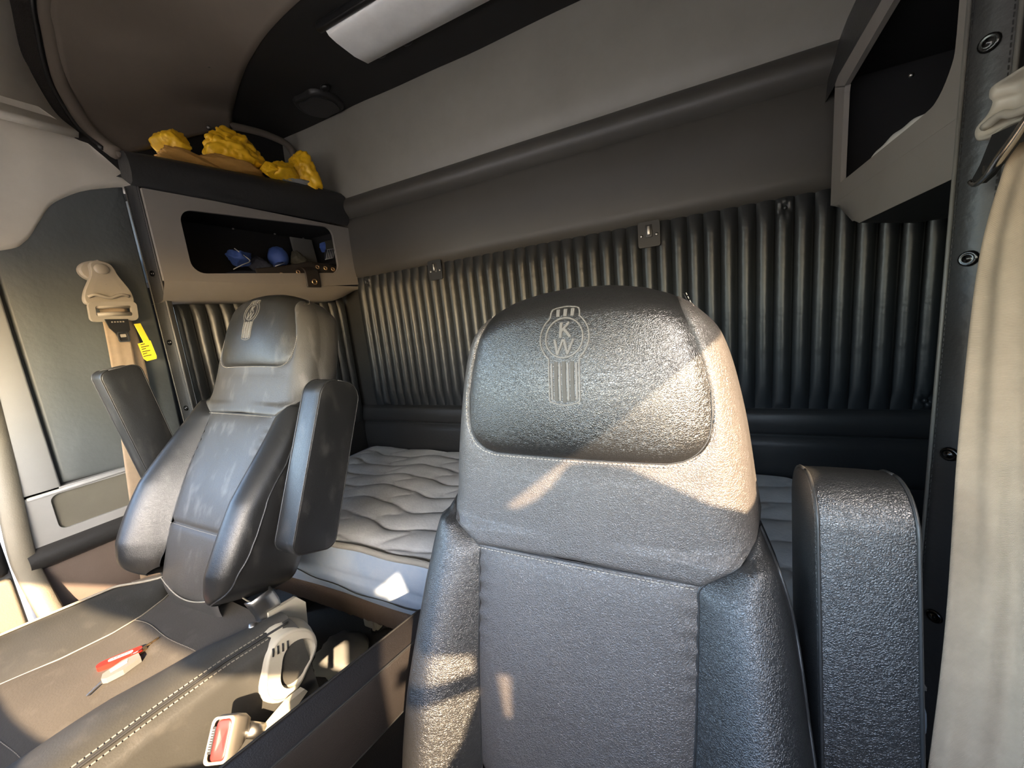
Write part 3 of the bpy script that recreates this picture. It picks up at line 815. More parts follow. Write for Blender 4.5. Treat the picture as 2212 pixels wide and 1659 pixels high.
    # seams
    def on(q, h=.001): return st.W(q[0], q[1], st.f(q[0], q[1]) + h)
    padline = [(pad_hw(t), t) for t in [lerp(.074, PADB, (i / 50)) for i in range(51)]]
    padline += [(x, PADB) for x in [lerp(.115, -.115, i / 30) for i in range(31)]]
    padline += [(-x, t) for x, t in reversed(padline[:51])]
    pc = [on(q, .0005) for q in padline]
    tube('pad_seam', pc, .0011, 'pipe', root, 6)
    stitches('stitching', [on((q[0] * 1.022, q[1] - (.003 if q[1] < -.12 else 0)), .0045) for q in padline], MT['thread'], root, .0055, .0034, .0005)
    for s in (-1, 1):
        tube('bolster_seam', [on((s * q.x, q.y), .0005) for q in sm], .0013, 'pipe', root, 6)
    cl_ = [on((lerp(-.152, .152, i / 40), -.282), .0015) for i in range(41)]
    tube('cross_seam', cl_, .001, 'pipe', root, 6)
    stitches('stitching', [on((lerp(-.15, .15, i / 40), -.286), .0045) for i in range(41)], MT['thread'], root, .0055, .0034, .0005)
    stitches('stitching', [on((lerp(-.133, .133, i / 40), -.600), .005) for i in range(41)], MT['thread'], root, .0055, .0034, .0005)
    # pale piping along the lower edge
    tube('lower_piping', [st.W(lerp(-.135, .24, i / 30), -.742 - .030 * math.sin(PI * min(1, i / 22)) , st.f(lerp(-.135, .20, i / 30), -.74) + .004 - .09 * max(0, (i - 22) / 8)) for i in range(31)], .0018, 'pipe_lt', root, 6)
    # embossed emblem on the pad
    def Wp(a, b, h):   # emblem plane coordinates -> pad surface
        return st.W(a, b, st.f(a, b) + PF * .985 + h + .0015 * noise.noise((a * 14, b * 9, 5)))
    def ribbon(name, pts, w, closed=False, h=.0013, m='emb'):
        if old: m = 'emb_lt'
        P = [Vector(p) for p in pts]; n = len(P); rows = []
        for i in range(n):
            a = P[(i - 1) % n] if closed or i else P[0]; b = P[(i + 1) % n] if closed or i < n - 1 else P[-1]
            d = (b - a).normalized(); nn = Vector((-d.y, d.x)); r = []
            for s, hh in ((-.5, -.001), (-.36, h), (.36, h), (.5, -.001)):
                q = P[i] + nn * (w * s); r.append(Wp(q.x, q.y, hh))
            rows.append(r)
        if closed: rows.append(rows[0])
        F = [tuple(reversed(f)) for f in gridfaces(len(rows), 4)]
        F += [(0, 1, 2, 3), tuple(len(rows) * 4 - 4 + i for i in (3, 2, 1, 0))] if not closed else []
        return mk(name, [p for r in rows for p in r], F, m, pad, False)
    cy = .0185
    arc = lambda r, a0, a1, n=24: [(r * math.cos(lerp(a0, a1, i / n)), cy + r * 1.04 * math.sin(lerp(a0, a1, i / n))) for i in range(n + 1)]
    aT = math.acos(.0195 / .0325); aB = math.acos(.0203 / .0325)
    contour = arc(.0325, -aB, aT) + [(.0195, .050), (.0185, .0555)] + [(lerp(.0165, -.0165, i / 8), .0575 + .0022 * math.sin(PI * i / 8)) for i in range(9)] + [(-.0185, .0555), (-.0195, .050)] + arc(.0325, PI - aT, PI + aB)
    contour += [(-.0203, -.062)] + [(lerp(-.019, .019, i / 8), -.0640 - .004 * math.sin(PI * i / 8)) for i in range(9)] + [(.0203, -.062)]
    # resample evenly
    def resamp(c, n, closed=True):
        P = [Vector(p) for p in c] + ([Vector(c[0])] if closed else []); L = [0]
        for a, b in zip(P, P[1:]): L.append(L[-1] + (b - a).length)
        o = []; k = 0
        for i in range(n):
            s = L[-1] * i / (n if closed else n - 1)
            while k < len(L) - 2 and s > L[k + 1]: k += 1
            o.append(P[k].lerp(P[k + 1], (s - L[k]) / max(L[k + 1] - L[k], 1e-9)))
        return o
    ribbon('emblem_outline', resamp(contour, 120), .0022, True)
    ribbon('emblem_ring', [(.0248 * math.cos(i / 48 * 2 * PI), cy + .0258 * math.sin(i / 48 * 2 * PI)) for i in range(48)], .0026, True)
    sg = lambda p, q, n=8: [Vector(p).lerp(Vector(q), i / n) for i in range(n + 1)]
    for (p, q, w) in (((-.0050, .0185), (-.0042, .0385), .0050), ((-.0035, .0275), (.0065, .0385), .0040), ((-.0005, .0300), (.0085, .0190), .0048)):
        ribbon('emblem_letter', sg(p, q), w, h=.0012)      # K
    for (p, q, w) in (((-.0125, .0165), (-.0085, -.0030), .0042), ((-.0085, -.0030), (-.0010, .0165), .0036), ((.0000, .0165), (.0050, -.0030), .0042), ((.0050, -.0030), (.0125, .0165), .0036)):
        ribbon('emblem_letter', sg(p, q), w, h=.0012)      # W
    for xx in (-.0095, .0002, .0098):
        ribbon('emblem_bar', sg((xx, .0465 + (0 if xx else .0008)), (xx * 1.02, .0565)), .0054, h=.0010)
    for xx in (-.0108, 0, .0108):
        ribbon('emblem_bar', sg((xx, -.0125), (xx, -.0645 + abs(xx) * .15), 14), .0062, h=.0010, m='emb_dk')
    for xx in (-.0165, -.0055, .0055, .0165):
        ribbon('emblem_rib', sg((xx, -.0140), (xx, -.0630 + abs(xx) * .12), 14), .0030, h=.0014)
    return pad

def armrest(root, P, loop_dir, size, m='bol', name='armrest', piping='pipe', rad=.028, tipr=None):
    """P(a,b,c): a across (thickness), b along, c depth (front is +). size = (thick, length, depth)"""
    th, ln, dp = size; tipr = tipr or dp * .35
    # side outline in (b, c)
    L = []
    for cx, cy, a0, r in ((ln / 2 - tipr, dp / 2 - tipr, 0, tipr), (-ln / 2 + rad, dp / 2 - rad, PI / 2, rad), (-ln / 2 + rad, -dp / 2 + rad, PI, rad), (ln / 2 - tipr, -dp / 2 + tipr, 1.5 * PI, tipr)):
        for i in range(9):
            a = a0 + i / 8 * PI / 2; L.append((cx + r * math.cos(a), cy + r * math.sin(a)))
    n = len(L); rows = []
    cyc = 0
    for s, k in ((-.5, .001), (-.5, .6), (-.5, .93), (-.485, .985), (-.44, 1.0), (-.2, 1.012), (.2, 1.012), (.44, 1.0), (.485, .985), (.5, .93), (.5, .6), (.5, .001)):
        bulge = .004 * (1 if abs(s) == .5 and k < .7 else 0) * (1 if s > 0 else -1)
        rows.append([P(s * th + bulge, (b - 0) * (1 - (1 - k) * (1 if k < .9 else dp / ln)), c * k) for b, c in L])
    o = sheet(name, rows, m, root, closed=True)
    for s in (-.47, .47):
        tube('seam', [P(s * th, b * 1.0, c * 1.0) for b, c in L + L[:1]], .0018, piping, o, 6)
    return o

# ---- driver seat --------------------------------------------------------------------------
dseat = thing('driver_seat', 'near black and taupe truck seat with embossed headrest, partly in sun', 'seat', (-.155, .25, 0), 'truck seats')
LT = [(-.84, .6), (-.72, .95), (-.6, 1), (-.48, .75), (-.28, 0), (-.1, -.02), (.1, 0)]
ds = Seat((-.155, .5, 1.195), .19, 0, 0, .028, [(-.80, .04), (-.66, .060), (-.5, .050), (-.35, .030), (-.26, .012), (-.22, 0)], LT)
build_back(dseat, ds, False)
# raised left armrest beside the backrest
arm = armrest(dseat, lambda a, b, c: ds.W(.302 + a, -.395 + b, -.055 + c), None, (.082, .50, .118), tipr=.05)
# lowered right armrest, reaching forward
ax = Vector((-.495, .33, .672)); fd = Vector((-.045, -.985, .165)).normalized(); upv = Vector((0, .165, .985)).normalized()
armrest(dseat, lambda a, b, c: ax + Vector((1, 0, 0)) * a + fd * b + upv * c, None, (.060, .40, .10), 'fuzz', piping='pipe')
# cushion and pedestal
def cushion(root, st, cols, mats, zb, name='cushion'):
    """cols: list of (x(y), z(y)) control columns left to right; mats: list of (i0, i1, part name, material)"""
    for (i0, i1, nm, m) in mats:
        rows = []
        for q in range(61):
            y = lerp(st[0], st[1], q / 60); r = []
            C = cols(y)
            for i in range(i0, i1):
                for k in range(12 if i < i1 - 1 else 13):
                    u = k / 12
                    p = Vector(C[i]).lerp(Vector(C[i + 1]), u)
                    h = (C[i][2] if len(C[i]) > 2 else .01) * math.sin(PI * u) ** .7
                    r.append(Vector((p[0], y, p[1] + h + .003 * noise.noise((p[0] * 9, y * 9, 4)))))
            rows.append(r)
        sheet(nm, rows, m, root)
def dcols(y):
    return [(-.43, .36, .0), (-.43, .50, .03), (-.31, .52, .012), (.0, .52, .03), (.12, .50, 0), (.12, .36, 0)]
cushion(dseat, (-.10, .42), dcols, [(0, 2, 'cushion_bolster', 'bol'), (2, 3, 'cushion_centre', 'brown'), (3, 5, 'cushion_bolster', 'bol')], 0)
box('cushion_front', (-.425, -.12, .36), (.115, -.09, .51), 'bol', dseat, .012)
box('pedestal', (-.36, -.02, 0), (.05, .36, .38), 'dark', dseat, .02)
box('back_bracket', (-.36, .33, .34), (.05, .40, .52), 'steel', dseat, .01)

# ---- passenger seat --------------------------------------------------------------------------
pseat = thing('passenger_seat', 'far worn black and taupe truck seat holding the keys, both armrests raised', 'seat', (-1.20, .30, 0), 'truck seats')
ps = Seat((-1.198, .742, 1.317), .41, .035, .035, .045, [(-.80, .05), (-.66, .075), (-.5, .065), (-.35, .035), (-.26, .012), (-.22, 0)], LT)
build_back(pseat, ps, True)
armrest(pseat, lambda a, b, c: ps.W(.318 + a, -.392 + b, -.032 + c), None, (.066, .43, .125), 'bol_old', tipr=.045)
a0 = Vector((-1.515, .525, 1.03)); bdir = Vector((.0, -.14, .98)).normalized(); cdir = Vector((0, -.98, -.14)).normalized()
armrest(pseat, lambda a, b, c: a0 + Vector((1, 0, 0)) * a + bdir * b + cdir * c, None, (.062, .39, .092), 'bol_old', tipr=.022, rad=.02)
def tab(*v): return list(v)
def pcols(y):
    oL = interp(y, [(-.1, -1.60), (.177, -1.565), (.273, -1.543), (.375, -1.517), (.42, -1.45), (.47, -1.40)])
    sL = interp(y, [(-.1, -1.42), (.135, -1.385), (.216, -1.349), (.30, -1.330), (.36, -1.335), (.418, -1.358), (.47, -1.40)])
    sR = interp(y, [(-.1, -1.10), (.096, -1.081), (.213, -1.073), (.335, -1.033), (.392, -.99), (.47, -.945)])
    st = interp(y, [(-.1, -.945), (.122, -.930), (.23, -.926), (.344, -.915), (.41, -.90), (.47, -.885)])
    return [(oL - .005, .44, 0), (oL, .605, .012), (sL, .575, .010), (sR, .578, .022), (st, .605, .004), (st + .035, .585, .0), (st + .062, .42, 0)]
cushion(pseat, (-.10, .47), pcols, [(0, 2, 'cushion_bolster', 'cbol'), (2, 3, 'cushion_centre', 'cush'), (3, 4, 'cushion_bolster', 'cbol'), (4, 6, 'cushion_side', 'cbol')], 0)
ys = [lerp(-.1, .46, i / 50) for i in range(51)]
tube('cushion_piping', [Vector((pcols(y)[1][0], y, .608)) for y in ys], .0035, 'pipe_lt', pseat, 6)
tube('cushion_piping', [Vector((pcols(y)[2][0], y, .577)) for y in ys], .0016, 'pipe_lt', pseat, 6)
tube('cushion_piping', [Vector((pcols(y)[4][0] + .012, y, .604)) for y in ys], .0028, 'pipe', pseat, 6)
for dx, zz in ((.004, .607), (.021, .600)):
    stitches('stitching', [Vector((pcols(y)[4][0] + dx, y, zz)) for y in ys if y < .42], MT['pipe_lt'], pseat, .008, .0056, .0011)
for yy in (.342, .095):
    C = pcols(yy); stitches('stitching', [Vector((lerp(C[2][0], C[3][0], i / 30), yy + .004 * math.sin(i / 4), .5775 + .0105 * math.sin(PI * i / 30) ** .7)) for i in range(31)], MT['pipe_lt'], pseat, .0055, .0036, .0007)
box('cushion_front', (-1.60, -.13, .40), (-.90, -.09, .595), 'cbol', pseat, .015)
box('cushion_pan', (-1.50, -.08, .36), (-.90, .46, .46), 'dark', pseat, .02)
box('pedestal', (-1.38, .0, 0), (-1.0, .42, .37), 'dark', pseat, .02)
# steel hinge arms under the backrest
for (x0, s) in ((-.965, 1), (-1.40, -1)):
    H = spline([(x0, .455, .66), (x0, .47, .60), (x0 + .01 * s, .44, .55), (x0 + .015 * s, .42, .47)], 14)
    rows = [[p + Vector((0, a, b)) + Vector((c, 0, 0)) for a, b, c in ((-.028, 0, 0), (-.02, 0, .012 * s), (.02, 0, .012 * s), (.028, 0, 0))] for p in H]
    sheet('hinge_arm', rows, 'steel', pseat, thick=.004)
tube('hinge_lever', spline([(-.935, .42, .62), (-.925, .40, .575), (-.915, .385, .53), (-.90, .37, .50)], 14), .009, 'steel', pseat, 8)
prism('hinge_plate', [(.44, .50), (.54, .47), (.55, .57), (.53, .60), (.46, .61)], lambda a, b: Vector((-.955, a, b)), lambda a, b: Vector((-.943, a, b)), 'cream', pseat)
# cream recliner cover, its outer cap missing
cyv, czv = .432, .535
def RL(r, k=40):
    out = []
    for i in range(k):
        a = 2 * PI * i / k
        e = 1 + .16 * math.cos(2 * (a - .9)) + .07 * math.cos(3 * a + .4)
        out.append((cyv + .070 * r * e * math.cos(a), czv + .066 * r * e * math.sin(a)))
    return out
tl = lambda x, p: Vector((x + (p[1] - czv) * -.22 + (p[0] - cyv) * .10, p[0], p[1]))
rows = [[tl(x, p) for p in RL(r)] for x, r in ((-.915, .86), (-.905, 1.0), (-.885, 1.06), (-.868, 1.0), (-.862, .93), (-.848, .90), (-.842, .86), (-.842, .80))]
rcov = sheet('recliner_cover', rows, 'cream', pseat, closed=True, label='cream plastic recliner cover with an open face')
inr = [(p[0] + .012, p[1] - .008) for p in RL(.60)]
ringpanel('cover_face', RL(.82), inr, lambda a, b: tl(-.842, (a, b)), lambda a, b: tl(-.850, (a, b)), 'cream', rcov)
rows = [[tl(x, p) for p in [((q[0] - cyv - .012) * r + cyv + .012, (q[1] - czv + .008) * r + czv - .008) for q in inr]] for x, r in ((-.848, 1), (-.858, .96), (-.861, .6), (-.861, .01))]
sheet('cover_recess', rows, 'cream', rcov, closed=True)
prism('recess_slot', [(cyv - .018, czv - .044), (cyv - .004, czv - .046), (cyv + .008, czv - .012), (cyv + .016, czv + .014), (cyv + .006, czv + .030), (cyv - .008, czv + .016), (cyv - .018, czv - .01)], lambda a, b: tl(-.8612, (a, b)), lambda a, b: tl(-.8600, (a, b)), 'dark', rcov)
for (dy, dz, w, h) in ((.030, -.030, .010, .007), (.032, .006, .012, .010), (.012, -.044, .006, .006)):
    box('inner_tab', (-.864, cyv + dy - w, czv + dz - h), (-.852, cyv + dy + w, czv + dz + h), 'cream', rcov, .002)
for i in range(4):
    q = (cyv - .028 + .010 * i, czv + .050 - .002 * i)
    tube('vent_slit', [tl(-.840, (q[0], q[1] - .012)), tl(-.839, (q[0] + .004, q[1] + .004))], .0017, 'dark', rcov, 6)
prism('release_lever', [(.335, .482), (.345, .470), (.40, .466), (.43, .476), (.425, .487), (.39, .492)], lambda a, b: Vector((-.815, a, b)), lambda a, b: Vector((-.800, a, b)), 'cream', pseat)

# ================================================================ BUCKLE, KEYS, BELTS
bk = thing('seat_belt_buckle', 'beige seat belt buckle with a red button beside the passenger cushion', 'buckle', (-.80, .29, .42))
bc = Vector((-.790, .262, .555)); bf = Vector((.42, -.66, .62)).normalized()  # button face normal
bu = Vector((-.28, .58, .76)); bu = (bu - bf * bu.dot(bf)).normalized(); br = bu.cross(bf)
BL = rrect(.040, .068, .008, 5)
bp = lambda a, b, h: bc + br * a + bu * b + bf * h
rows = [[bp(a * s, b * s2, h) for a, b in BL] for h, s, s2 in ((-.075, .3, .3), (-.074, .55, .50), (-.05, .80, .80), (-.02, .98, .98), (0, 1, 1), (.003, .95, .97), (.003, .80, .88), (-.001, .78, .86))]
bb = sheet('buckle_body', rows, 'anchor', bk, closed=True)
rows = [[bp(.003 + a * .62 * s, b * .84 * s, h) for a, b in BL] for h, s in ((-.004, 1), (.0015, .99), (.0025, .93), (.0005, .5), (.0, .01))]
sheet('red_button', rows, 'red', bk, closed=True, label='red press button')
prism('slot', [(-.0155, -.018), (-.009, -.018), (-.009, .020), (-.0155, .020)], lambda a, b: bp(a, b, -.002), lambda a, b: bp(a, b, .0032), 'dark', bk)
for i in range(9):
    b = -.014 + i * .0036
    prism('slot_mark', [(-.0150, b), (-.0112, b), (-.0112, b + .0016), (-.0150, b + .0016)], lambda a, c: bp(a, c, .0030), lambda a, c: bp(a, c, .0037), 'steel', bk)
tube('stalk', [bp(0, 0, -.07), bp(.012, -.01, -.10), bp(.03, -.03, -.14), Vector((-.80, .34, .40))], .011, 'dark', bk)
tube('stalk_collar', [bp(.006, -.004, -.078), bp(.022, -.016, -.112)], .014, 'steel', bk, 10)

ky = thing('key_bunch', 'bunch of keys with red folding knife and grey tag on passenger cushion', 'keys', (-1.15, .26, .588))
KZ = .5865
def flat(name, loop, z0, z1, m, par, bev=.0):
    return prism(name, loop, lambda a, b: Vector((a, b, z1)), lambda a, b: Vector((a, b, z0)), m, par)
def capsule(p, q, r, n=8):
    p, q = Vector(p), Vector(q); d = (q - p).normalized(); a0 = math.atan2(d.y, d.x)
    return [(q.x + r * math.cos(a0 - PI/2 + PI * i / n), q.y + r * math.sin(a0 - PI/2 + PI * i / n)) for i in range(n + 1)] + [(p.x + r * math.cos(a0 + PI/2 + PI * i / n), p.y + r * math.sin(a0 + PI/2 + PI * i / n)) for i in range(n + 1)]
kb = flat('red_handle', capsule((-1.186, .240), (-1.158, .288), .0098), KZ, KZ + .011, 'redkey', ky); kb['label'] = 'red rounded handle with a white label'
flat('handle_label', capsule((-1.180, .252), (-1.163, .280), .0042), KZ + .011, KZ + .0118, 'white', kb)
for i in range(5):
    c = Vector((-1.178, .256)).lerp(Vector((-1.166, .276)), i / 4)
    flat('label_mark', [(c.x - .0012, c.y - .002), (c.x + .0012, c.y - .001), (c.x + .0012, c.y + .0015), (c.x - .0012, c.y + .001)], KZ + .0116, KZ + .0121, 'ink', kb)
flat('key_tag', [(-1.146, .228), (-1.131, .221), (-1.122, .226), (-1.114, .250), (-1.119, .281), (-1.140, .285), (-1.150, .262)], KZ, KZ + .012, 'greycard', ky)
flat('tag_label', [(-1.143, .238), (-1.131, .236), (-1.129, .262), (-1.142, .268)], KZ + .012, KZ + .0127, 'white', ky)
flat('tag_mark', [(-1.139, .244), (-1.135, .243), (-1.134, .256), (-1.138, .258)], KZ + .0125, KZ + .0130, 'anchor', ky)
def key(a, b, m):
    a, b = Vector(a), Vector(b); d = (b - a).normalized(); n_ = Vector((-d.y, d.x)); w = .0026
    L = [a + n_ * w * 1.6, a - n_ * w * 1.6]
    for i in range(6):
        t = .2 + i * .13; L.append(a.lerp(b, t) - n_ * (w * (1.0 if i % 2 else .45)))
    L += [b - n_ * w * .6, b + n_ * w * .6]
    return flat('key_blade', [(p.x, p.y) for p in L], KZ + .002, KZ + .0045, m, ky)
key((-1.140, .230), (-1.118, .194), 'steel'); key((-1.160, .288), (-1.165, .330), 'brass')
flat('key_bow', capsule((-1.154, .284), (-1.158, .297), .008), KZ + .001, KZ + .004, 'brass', ky)
tube('split_ring', [Vector((-1.150 + .010 * math.cos(i / 20 * 2 * PI), .286 + .009 * math.sin(i / 20 * 2 * PI), KZ + .012 + .004 * math.cos(i / 20 * 2 * PI))) for i in range(20)], .0010, 'chrome', ky, 6, closed=True)

def webbing(name, pts, width_dirs, w, m, parent, thick=.0016, folds=0, nw=10):
    n = max(30, len(pts) * 10); P = spline(pts, n); Wd = spline(width_dirs, n); rows = []
    for i, (p, d) in enumerate(zip(P, Wd)):
        d = d.normalized(); t = (P[min(i + 1, n - 1)] - P[max(i - 1, 0)]).normalized(); nr_ = d.cross(t).normalized()
        ww = w[0] + (w[1] - w[0]) * i / (n - 1) if isinstance(w, tuple) else w
        rows.append([p + d * (ww * (j / nw - .5)) + nr_ * (folds * (.6 * math.sin(j / nw * 9 + i * .06) + .4 * math.sin(j / nw * 17 - i * .09)) * math.sin(PI * j / nw) ** .5) for j in range(nw + 1)])
    o = sheet(name, rows, m, parent); solid(o, thick, 0); return o
# passenger belt on the left wall
pb = thing('seat_belt', 'beige seat belt with triangular anchor on the dark panel behind passenger seat', 'seat belt', (-1.76, .60, .50), 'seat belts')
ac = (.603, 1.535)
base = [(ac[0] + .045 * math.cos(2 * PI * i / 28), ac[1] + .034 * math.sin(2 * PI * i / 28)) for i in range(28)]
rows = [[Vector((x, ac[0] + (p[0] - ac[0]) * s, ac[1] + (p[1] - ac[1]) * s)) for p in base] for x, s in ((-1.775, 1.02), (-1.762, 1.0), (-1.755, .9), (-1.753, .5), (-1.753, .01))]
sheet('anchor_base', rows, 'anchor', pb, closed=True, smooth=False)
tri = spline([(.600, 1.568), (.628, 1.556), (.640, 1.520), (.662, 1.468), (.664, 1.432), (.648, 1.424), (.60, 1.430), (.556, 1.425), (.543, 1.436), (.550, 1.468), (.575, 1.520), (.580, 1.556), (.600, 1.568)], 61)[:-1]
rows = [[Vector((x, .603 + (p[0] - .603) * s, 1.49 + (p[1] - 1.49) * s)) for p in tri] for x, s in ((-1.752, .98), (-1.745, 1.0), (-1.735, 1.0), (-1.730, .95), (-1.729, .6), (-1.729, .01))]
sheet('anchor_plate', rows, 'anchor', pb, closed=True, smooth=False)
ellipsoid('anchor_bolt', (-1.728, .602, 1.538), (.008, .019, .017), 'anchor', pb, 16, 8)
tube('guide_bar', spline([(-1.728, .553, 1.450), (-1.722, .57, 1.456), (-1.722, .60, 1.446), (-1.722, .63, 1.456), (-1.728, .652, 1.452)], 20), .005, 'anchor', pb, 8)
fr = [(.603 + a, 1.402 + b) for a, b in rrect(.118, .062, .014, 5)]
fi = [(.603 + a, 1.404 + b) for a, b in rrect(.088, .032, .006, 5)]
ringpanel('guide_frame', fr, fi, lambda a, b: Vector((-1.722 + (1.40 - b) * -.25, a, b)), lambda a, b: Vector((-1.736 + (1.40 - b) * -.25, a, b)), 'anchor', pb)
for zz in (1.418, 1.393):
    tube('frame_bar', [Vector((-1.728, .562, zz)), Vector((-1.724, .603, zz + .002)), Vector((-1.728, .644, zz))], .007, 'anchor', pb, 8)
webbing('webbing', [(-1.735, .602, 1.43), (-1.735, .603, 1.37), (-1.745, .595, 1.2), (-1.75, .575, 1.0), (-1.752, .55, .75), (-1.752, .525, .5), (-1.75, .51, .40)], [(.05, 1, 0)] * 7, .060, 'belt', pb, folds=.0015)
webbing('webbing', [(-1.760, .622, 1.43), (-1.762, .635, 1.30), (-1.765, .630, 1.1), (-1.766, .60, .8), (-1.766, .56, .45)], [(.05, 1, 0)] * 5, .050, 'belt', pb)
tb = prism('latch_tongue', [(.575, 1.378), (.632, 1.376), (.630, 1.340), (.622, 1.330), (.620, 1.305), (.596, 1.303), (.592, 1.330), (.580, 1.350)], lambda a, b: Vector((-1.722, a, b)), lambda a, b: Vector((-1.727, a, b)), 'dark', pb)
ringpanel('tongue_rim', [(.608 + a, 1.318 + b) for a, b in rrect(.030, .034, .006, 4)], [(.608 + a, 1.318 + b) for a, b in rrect(.022, .026, .004, 4)], lambda a, b: Vector((-1.7195, a, b)), lambda a, b: Vector((-1.723, a, b)), 'chrome', tb)
prism('tongue_window', [(.608 + a, 1.322 + b) for a, b in rrect(.014, .010, .002, 3)], lambda a, b: Vector((-1.7205, a, b)), lambda a, b: Vector((-1.7225, a, b)), 'anchor', tb)
for i in range(5):
    prism('tongue_mark', [(.588 + i * .007, 1.366), (.592 + i * .007, 1.366), (.592 + i * .007, 1.370), (.588 + i * .007, 1.370)], lambda a, b: Vector((-1.7212, a, b)), lambda a, b: Vector((-1.7222, a, b)), 'anchor', tb)
yt = prism('warning_tag', [(.640, 1.292), (.676, 1.300), (.682, 1.245), (.680, 1.235), (.652, 1.230), (.645, 1.240)], lambda a, b: Vector((-1.722, a, b)), lambda a, b: Vector((-1.7235, a, b)), 'tag', pb, label='yellow printed warning tag')
for i in range(6):
    z = 1.286 - i * .008
    prism('tag_line', [(.646, z), (.658 + .010 * (i % 2), z + .003), (.658 + .010 * (i % 2), z + .0055), (.646, z + .0025)], lambda a, b: Vector((-1.7212, a, b)), lambda a, b: Vector((-1.7222, a, b)), 'ink', yt)
webbing('tag_strip', [(-1.730, .655, 1.36), (-1.727, .662, 1.32), (-1.724, .668, 1.285)], [(0, 1, .1)] * 3, .018, 'tag', pb)
prism('lower_anchor', [(.47, .50), (.55, .475), (.56, .40), (.50, .40)], lambda a, b: Vector((-1.735, a, b)), lambda a, b: Vector((-1.75, a, b)), 'anchor', pb)

# driver belt at the right edge
db = thing('seat_belt', 'wide beige seat belt hanging slack with steel tongue beside driver seat', 'seat belt', (.24, .45, .50), 'seat belts')
webbing('webbing', [(.330, .640, 1.385), (.300, .605, 1.27), (.268, .53, 1.10), (.240, .455, .93), (.222, .420, .78), (.207, .400, .62), (.195, .395, .45)], [(.45, -.85, .1), (.5, -.8, .1), (.60, -.55, .1), (.78, -.32, .05), (.9, -.2, 0), (1, -.1, 0), (1, 0, 0)], (.060, .062), 'belt', db, folds=.0035, nw=24)
webbing('webbing', [(.352, .66, 1.40), (.352, .60, 1.25), (.345, .555, 1.0), (.335, .54, .7), (.33, .53, .35)], [(.3, -.95, 0)] * 5, .055, 'belt', db, folds=.001)
GO = spline([(.575, 1.470), (.630, 1.453), (.648, 1.455), (.666, 1.455), (.688, 1.454), (.690, 1.444), (.684, 1.436), (.690, 1.425), (.705, 1.417), (.707, 1.409), (.700, 1.401), (.682, 1.399), (.661, 1.402), (.637, 1.399), (.600, 1.392), (.560, 1.380), (.545, 1.392), (.548, 1.425), (.560, 1.450), (.575, 1.470)], 77)[:-1]
gx = lambda p, d: Vector((.318 + d + (.64 - p.x) * .12, p.x, p.y))
gcx = Vector((.622, 1.425))
rows = [[gx(gcx + (p - gcx) * k, d) for p in GO] for k, d in ((.99, .012), (1.02, .004), (1.0, -.006), (.94, -.009), (.86, -.006), (.80, .002), (.70, .006), (.01, .006))]
sheet('guide_frame', rows, 'anchor', db, closed=True)
tube('frame_lip', [gx(p, -.006) for p in spline([(.694, 1.414), (.672, 1.418), (.655, 1.412), (.63, 1.410), (.59, 1.404)], 16)], .0045, 'anchor', db, 8)
bolt = ellipsoid('anchor_bolt', (.318, .60, 1.44), (.006, .014, .012), 'anchor', db, 12, 8)
TP = [(.628, 1.398), (.676, 1.400), (.690, 1.372), (.702, 1.357), (.684, 1.350), (.672, 1.355), (.645, 1.378)]
tng = prism('latch_tongue', TP, lambda a, b: Vector((.306 + (.66 - a) * .1, a, b)), lambda a, b: Vector((.310 + (.66 - a) * .1, a, b)), 'dark', db)
tube('tongue_rim', spline([(.305, .618, 1.402), (.304, .636, 1.385), (.302, .650, 1.372), (.301, .664, 1.360), (.301, .676, 1.354), (.301, .690, 1.351), (.302, .702, 1.357)], 24), [.0030 + .0018 * math.sin(PI * min(1, i / 14)) for i in range(24)], 'chrome', db, 8)
prism('tongue_window', [(.689, 1.371), (.682, 1.369), (.679, 1.360), (.687, 1.361)], lambda a, b: Vector((.3035, a, b)), lambda a, b: Vector((.3055, a, b)), 'chrome', tng)
webbing('warning_tag', [(.318, .590, 1.375), (.320, .588, 1.36), (.322, .586, 1.345)], [(.4, -.9, 0)] * 3, .022, 'tag', db)

# ================================================================ STORED THINGS
def crumple(name, c, r, seed, m, parent=None, n=30, planes=22, amp=.12, sharp=60):
    rnd = random.Random(seed); P = []
    for i in range(planes):
        d = Vector((rnd.gauss(0, 1), rnd.gauss(0, 1), rnd.gauss(0, 1))).normalized(); P.append((d, rnd.uniform(.62, 1.0)))
    def fn(d):
        v = min(h / max(.15, d.dot(q)) for q, h in P if d.dot(q) > .15) if any(d.dot(q) > .15 for q, h in P) else 1
        v = min(v, 1.3)
        return v * (1 - amp * (1 - abs(noise.noise(d * 3.1 + Vector((seed, 0, 0))))) ** 6) + amp * .22 * noise.noise(d * 5 + Vector((0, seed, 0)))
    return ellipsoid(name, c, r, m, parent, n * 2, n, fn)
rain = thing('rain_suit', 'crumpled yellow oilskin rain suit stuffed in the open tray', 'rain suit', (-1.76, 1.15, 1.93))
crumple('folded_sleeve', (-1.735, .93, 1.965), (.055, .13, .030), 3, 'yellow_d', rain)
crumple('raised_collar', (-1.735, .895, 2.015), (.04, .06, .055), 5, 'yellow', rain)
crumple('bunched_cloth', (-1.75, 1.13, 2.052), (.085, .15, .105), 11, 'yellow', rain, 44, 30, .18)
crumple('lower_fold', (-1.725, 1.09, 1.985), (.05, .16, .040), 8, 'yellow_d', rain)
crumple('turned_flap', (-1.690, 1.24, 1.998), (.045, .075, .040), 14, 'yellow', rain)
crumple('front_fold', (-1.70, 1.30, 2.00), (.06, .09, .055), 19, 'yellow', rain)
crumple('hood', (-1.715, 1.415, 2.045), (.08, .10, .105), 23, 'yellow', rain, 40, 20, .14)
crumple('dark_lining', (-1.705, 1.36, 1.975), (.05, .13, .030), 29, 'grey', rain)
